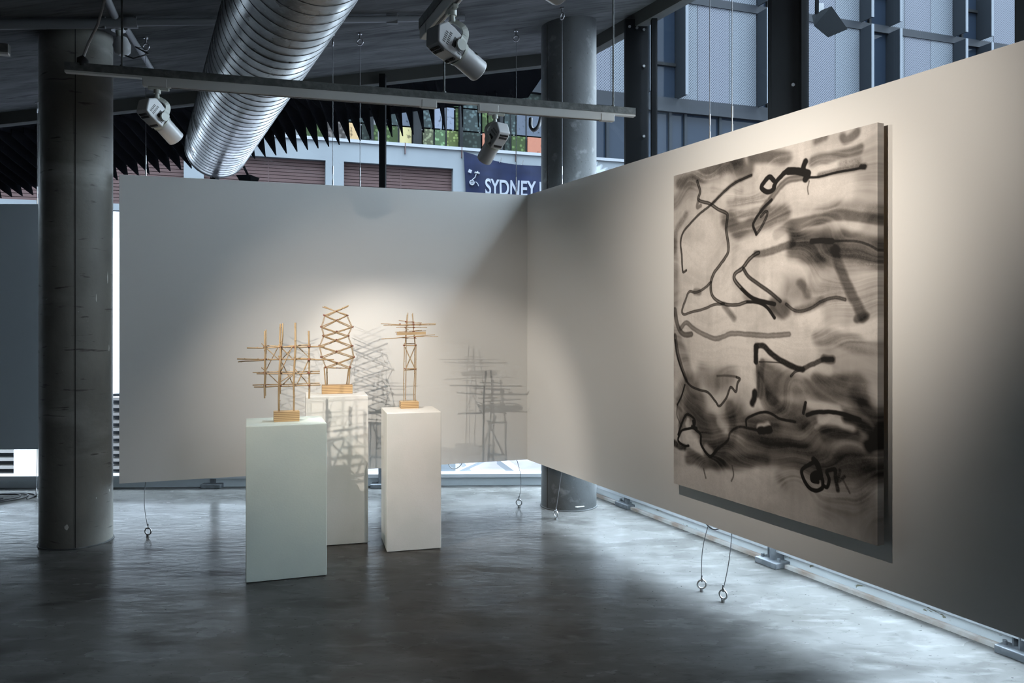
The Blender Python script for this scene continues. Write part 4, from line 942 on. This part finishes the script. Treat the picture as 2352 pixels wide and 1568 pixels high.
# ---- banner on the parapet
M['banner'] = mat('navy_banner', (0.0014,0.0026,0.0090), .5, spec=.06, noise=[((0.0021,0.0038,0.0132), 2, (1,1,2), .4, .65)])
M['bwhite'] = mat('banner_white', (0.0720,0.0780,0.0900), .6, spec=.06)
def banner():
    u0 = fa(1064, .08); u1 = fa(1330, .08)
    top = [(1064,348),(1090,357),(1120,365),(1150,372),(1185,379),(1240,381),(1330,384)]
    def wave(u, z): return .10+.035*math.sin((u-u0)*4.1+(z-6)*1.7)+.02*math.sin((u-u0)*9.0-(z-6)*2.6)
    def ztop(u):
        for (a, b_) in zip(top[:-1], top[1:]):
            ua, ub_ = fa(a[0], .08), fa(b_[0], .08)
            if u <= ub_+1e-6: t = (u-ua)/(ub_-ua); return fz(a[0], a[1], .08)*(1-t)+fz(b_[0], b_[1], .08)*t
        return fz(1330, 384, .08)
    r = thing('banner', fp((u0+u1)/2, 5.2, .1), 'navy banner reading SYDNEY tied to the parapet across the street', 'banner')
    NU, NZ = 60, 30; vs = []; fs = []
    for j in range(NZ+1):
        for i in range(NU+1):
            u = u0+(u1-u0)*i/NU; z = ztop(u)-(1.85*j/NZ)*(1-.0*i); us = u+.12*j/NZ*(1-i/NU)
            vs.append(fp(us, z, wave(u, z)))
    for j in range(NZ):
        for i in range(NU): a = j*(NU+1)+i; fs.append((a, a+1, a+NU+2, a+NU+1))
    n = len(vs); vs += [v-N2*.006 for v in vs]; fs += [tuple(n+q for q in f)[::-1] for f in fs]
    b = MB(); b.add(vs, fs, True); cl_ = b.build('cloth', M['banner'], r)
    # lettering
    cu = bpy.data.curves.new('lettering', 'FONT'); cu.body = 'SYDNEY I'; cu.size = 1; cu.offset = .022; cu.space_character = 1.0
    to = bpy.data.objects.new('tmp', cu); COL.objects.link(to); dg = bpy.context.evaluated_depsgraph_get(); me = bpy.data.meshes.new_from_object(to.evaluated_get(dg))
    bpy.data.objects.remove(to)
    xs = [v.co.x for v in me.vertices]; cap = max(v.co.y for v in me.vertices)
    ul, ur = fa(1113, .1), fa(1243, .1); zb = fz(1170, 449, .1); zt_ = fz(1170, 413, .1)
    sx = (ur-ul)/(max(xs)-min(xs)); sz = (zt_-zb)/cap; base = wloc(r)
    for v in me.vertices:
        u = ul+(v.co.x-min(xs))*sx; z = zb+v.co.y*sz; q = fp(u, z, wave(u, z)+.022)-base; v.co = q
    me.materials.clear(); me.materials.append(M['bwhite']); o = bpy.data.objects.new('lettering', me); COL.objects.link(o); o.parent = cl_; tag(o, 'white capital letters')
    def at(px, py, e=.03): u = fa(px, .1); z = fz(px, py, .1); return fp(u, z, wave(u, z)+e)
    b = MB(); c = at(1083, 420); b.ring(c, .065, .020, N2, 20, 6); b.box(c, (.12, .012, .028), (A2, N2, Vector((0,0,1)))).box(c, (.028, .012, .12), (A2, N2, Vector((0,0,1))))
    b.tube([at(1083,414), at(1090,408), at(1093,398), at(1097,394)], .016, 6); b.tube([at(1089,397), at(1100,399)], .03, 6)
    b.tube([at(1091,418), at(1096,422), at(1098,428)], .014, 6)
    c = at(1078, 394); b.box(c, (.10, .012, .10), ((A2+Vector((0,0,-.35))).normalized(), N2, (Vector((0,0,1))+A2*.35).normalized())); b.build('cycle_emblem', M['bwhite'], cl_)
    for px, py in ((1104,363),(1150,374),(1198,381)):
        q = at(px, py-3); b = MB(); b.tube([q, q+Vector((0,0,.12))+A2*.03], .012, 6); b.tube([q, q-A2*.05-Vector((0,0,.03))], .008, 6); b.build('tie', M['cable'], r)
banner()

# ---- neighbouring pale block with horizontal louvres, far left
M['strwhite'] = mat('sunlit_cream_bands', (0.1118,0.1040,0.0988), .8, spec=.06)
M['strdark'] = mat('dark_bands', (0.0130,0.0140,0.0160), .6, spec=.06)  # dark stripes between the cream bands
M['brightw'] = mat('white_render', (0.2700,0.2700,0.2700), .8, spec=.06)
def block(name, label, px0, px1, F, z0, z1, pitch, blank=None, zsplit=None):
    x0 = (px0-CX)/FL*F; x1 = (px1-CX)/FL*F
    r = thing(name, Vector(((x0+x1)/2, F, z0)), label, 'building', 'banded buildings in the distance')
    b = MB(); b.box(((x0+x1)/2, F+2.3, (z0+z1)/2), (x1-x0, 4, z1-z0)); b.build('wall', M['strdark'], r)
    z = z0+.3
    while z < z1:
        b = MB(); b.box(((x0+x1)/2, F, z), (x1-x0, .5, pitch*.36)); b.build('louvre_band', M['strwhite'], r); z += pitch
    if blank:
        xa = (blank[0]-CX)/FL*F; xb = (blank[1]-CX)/FL*F
        b = MB(); b.box(((xa+xb)/2, F-.2, (z0+z1)/2), (xb-xa, 1.2, z1-z0)); b.build('white_wall', M['brightw'], r)
    return r
block('banded_building', 'pale building with horizontal bands seen under the blue-grey partition at far left', -420, 62, 30, -4.5, 2.0, .30, (62, 150))
block('banded_building', 'sliver of banded building seen between the dark column and the long partition', 250, 330, 30, -4.5, -1.2, .286)
tag(slab([(-70,-30),(-70,60),(70,60),(70,-30)], -4.7, -4.5, 'ground', mat('pale_paving', (.062,.057,.066), .8, spec=0, noise=[((.078,.075,.082), .6, (1,1,1), .4, .6)])), 'pale lilac paving of the street far below the windows', 'ground')

# ---- white braces outside the rear glazing
M['brace'] = mat('white_brace', (0.1800,0.1900,0.2000), .4)
for i, (x0, y0, x1, y1, F0_, F1_, w_) in enumerate([(1020,1098,1112,1056,8.5,8.8,.045),(1040,1030,1110,1105,11.5,9.5,.12),(1150,1058,1215,1105,9.6,9.0,.10)]):
    b = MB(); b.beam(P(x0, y0, F0_), P(x1, y1, F1_), w_, w_*.7); o = b.build('steel_brace', M['brace'])
    tag(o, ['thin white brace rising to the right outside the rear glazing, beside the right plinth', 'broad pale brace sloping down to the right outside the rear glazing', 'broad pale brace nearest the pale column outside the rear glazing'][i], 'brace', 'white braces outside')
# ---- loose cables
def cab(pts, rr, label, name='loose_cable', m=None):
    P3 = [Vector(p) for p in pts]
    for _ in range(2):
        q = [P3[0]]
        for a, b_ in zip(P3[:-1], P3[1:]): q += [a.lerp(b_, .25), a.lerp(b_, .75)]
        q.append(P3[-1]); P3 = q
    b = MB(); b.tube(P3, rr, 8); o = b.build(name, m or M['cable']); tag(o, label, 'cable'); return o
cab([P(1034,1058,7.15), P(1030,1066,7.2), P(1036,1075,7.2), P(1048,1076,7.2), P(1057,1070,7.2), P(1063,1060,7.15)], .004, 'grey cable loop drooping under the long partition right of the right plinth', m=M['greycable'])
cab([P(1618,1196,5.2), P(1628,1209,5.2), P(1640,1216,5.2), P(1650,1214,5.2), P(1662,1205,5.2)], .006, 'black cable sagging just below the right partition under the painting')
def coil():
    c = floor_hit(-12, 1147); pts = []
    for i in range(90):
        t = 2*math.pi*i/30; R = .30-.05*(i/30)+.02*math.sin(3*t); pts.append(c+Vector((math.cos(t)*R*1.0+.05*math.sin(i*.2), math.sin(t)*R*.9, .008+.004*(i/30))))
    b = MB(); b.tube(pts, .007, 8); o = b.build('coiled_cable', M['cable']); tag(o, 'black cable lying coiled on the floor at the far left', 'cable')
coil()
cab([P(1219,272,7.9), P(1218,292,7.85), P(1226,301,7.8), P(1238,290,7.8), P(1243,268,7.9)], .02, 'thick black hose loop hanging left of the pale column', 'hanging_hose')
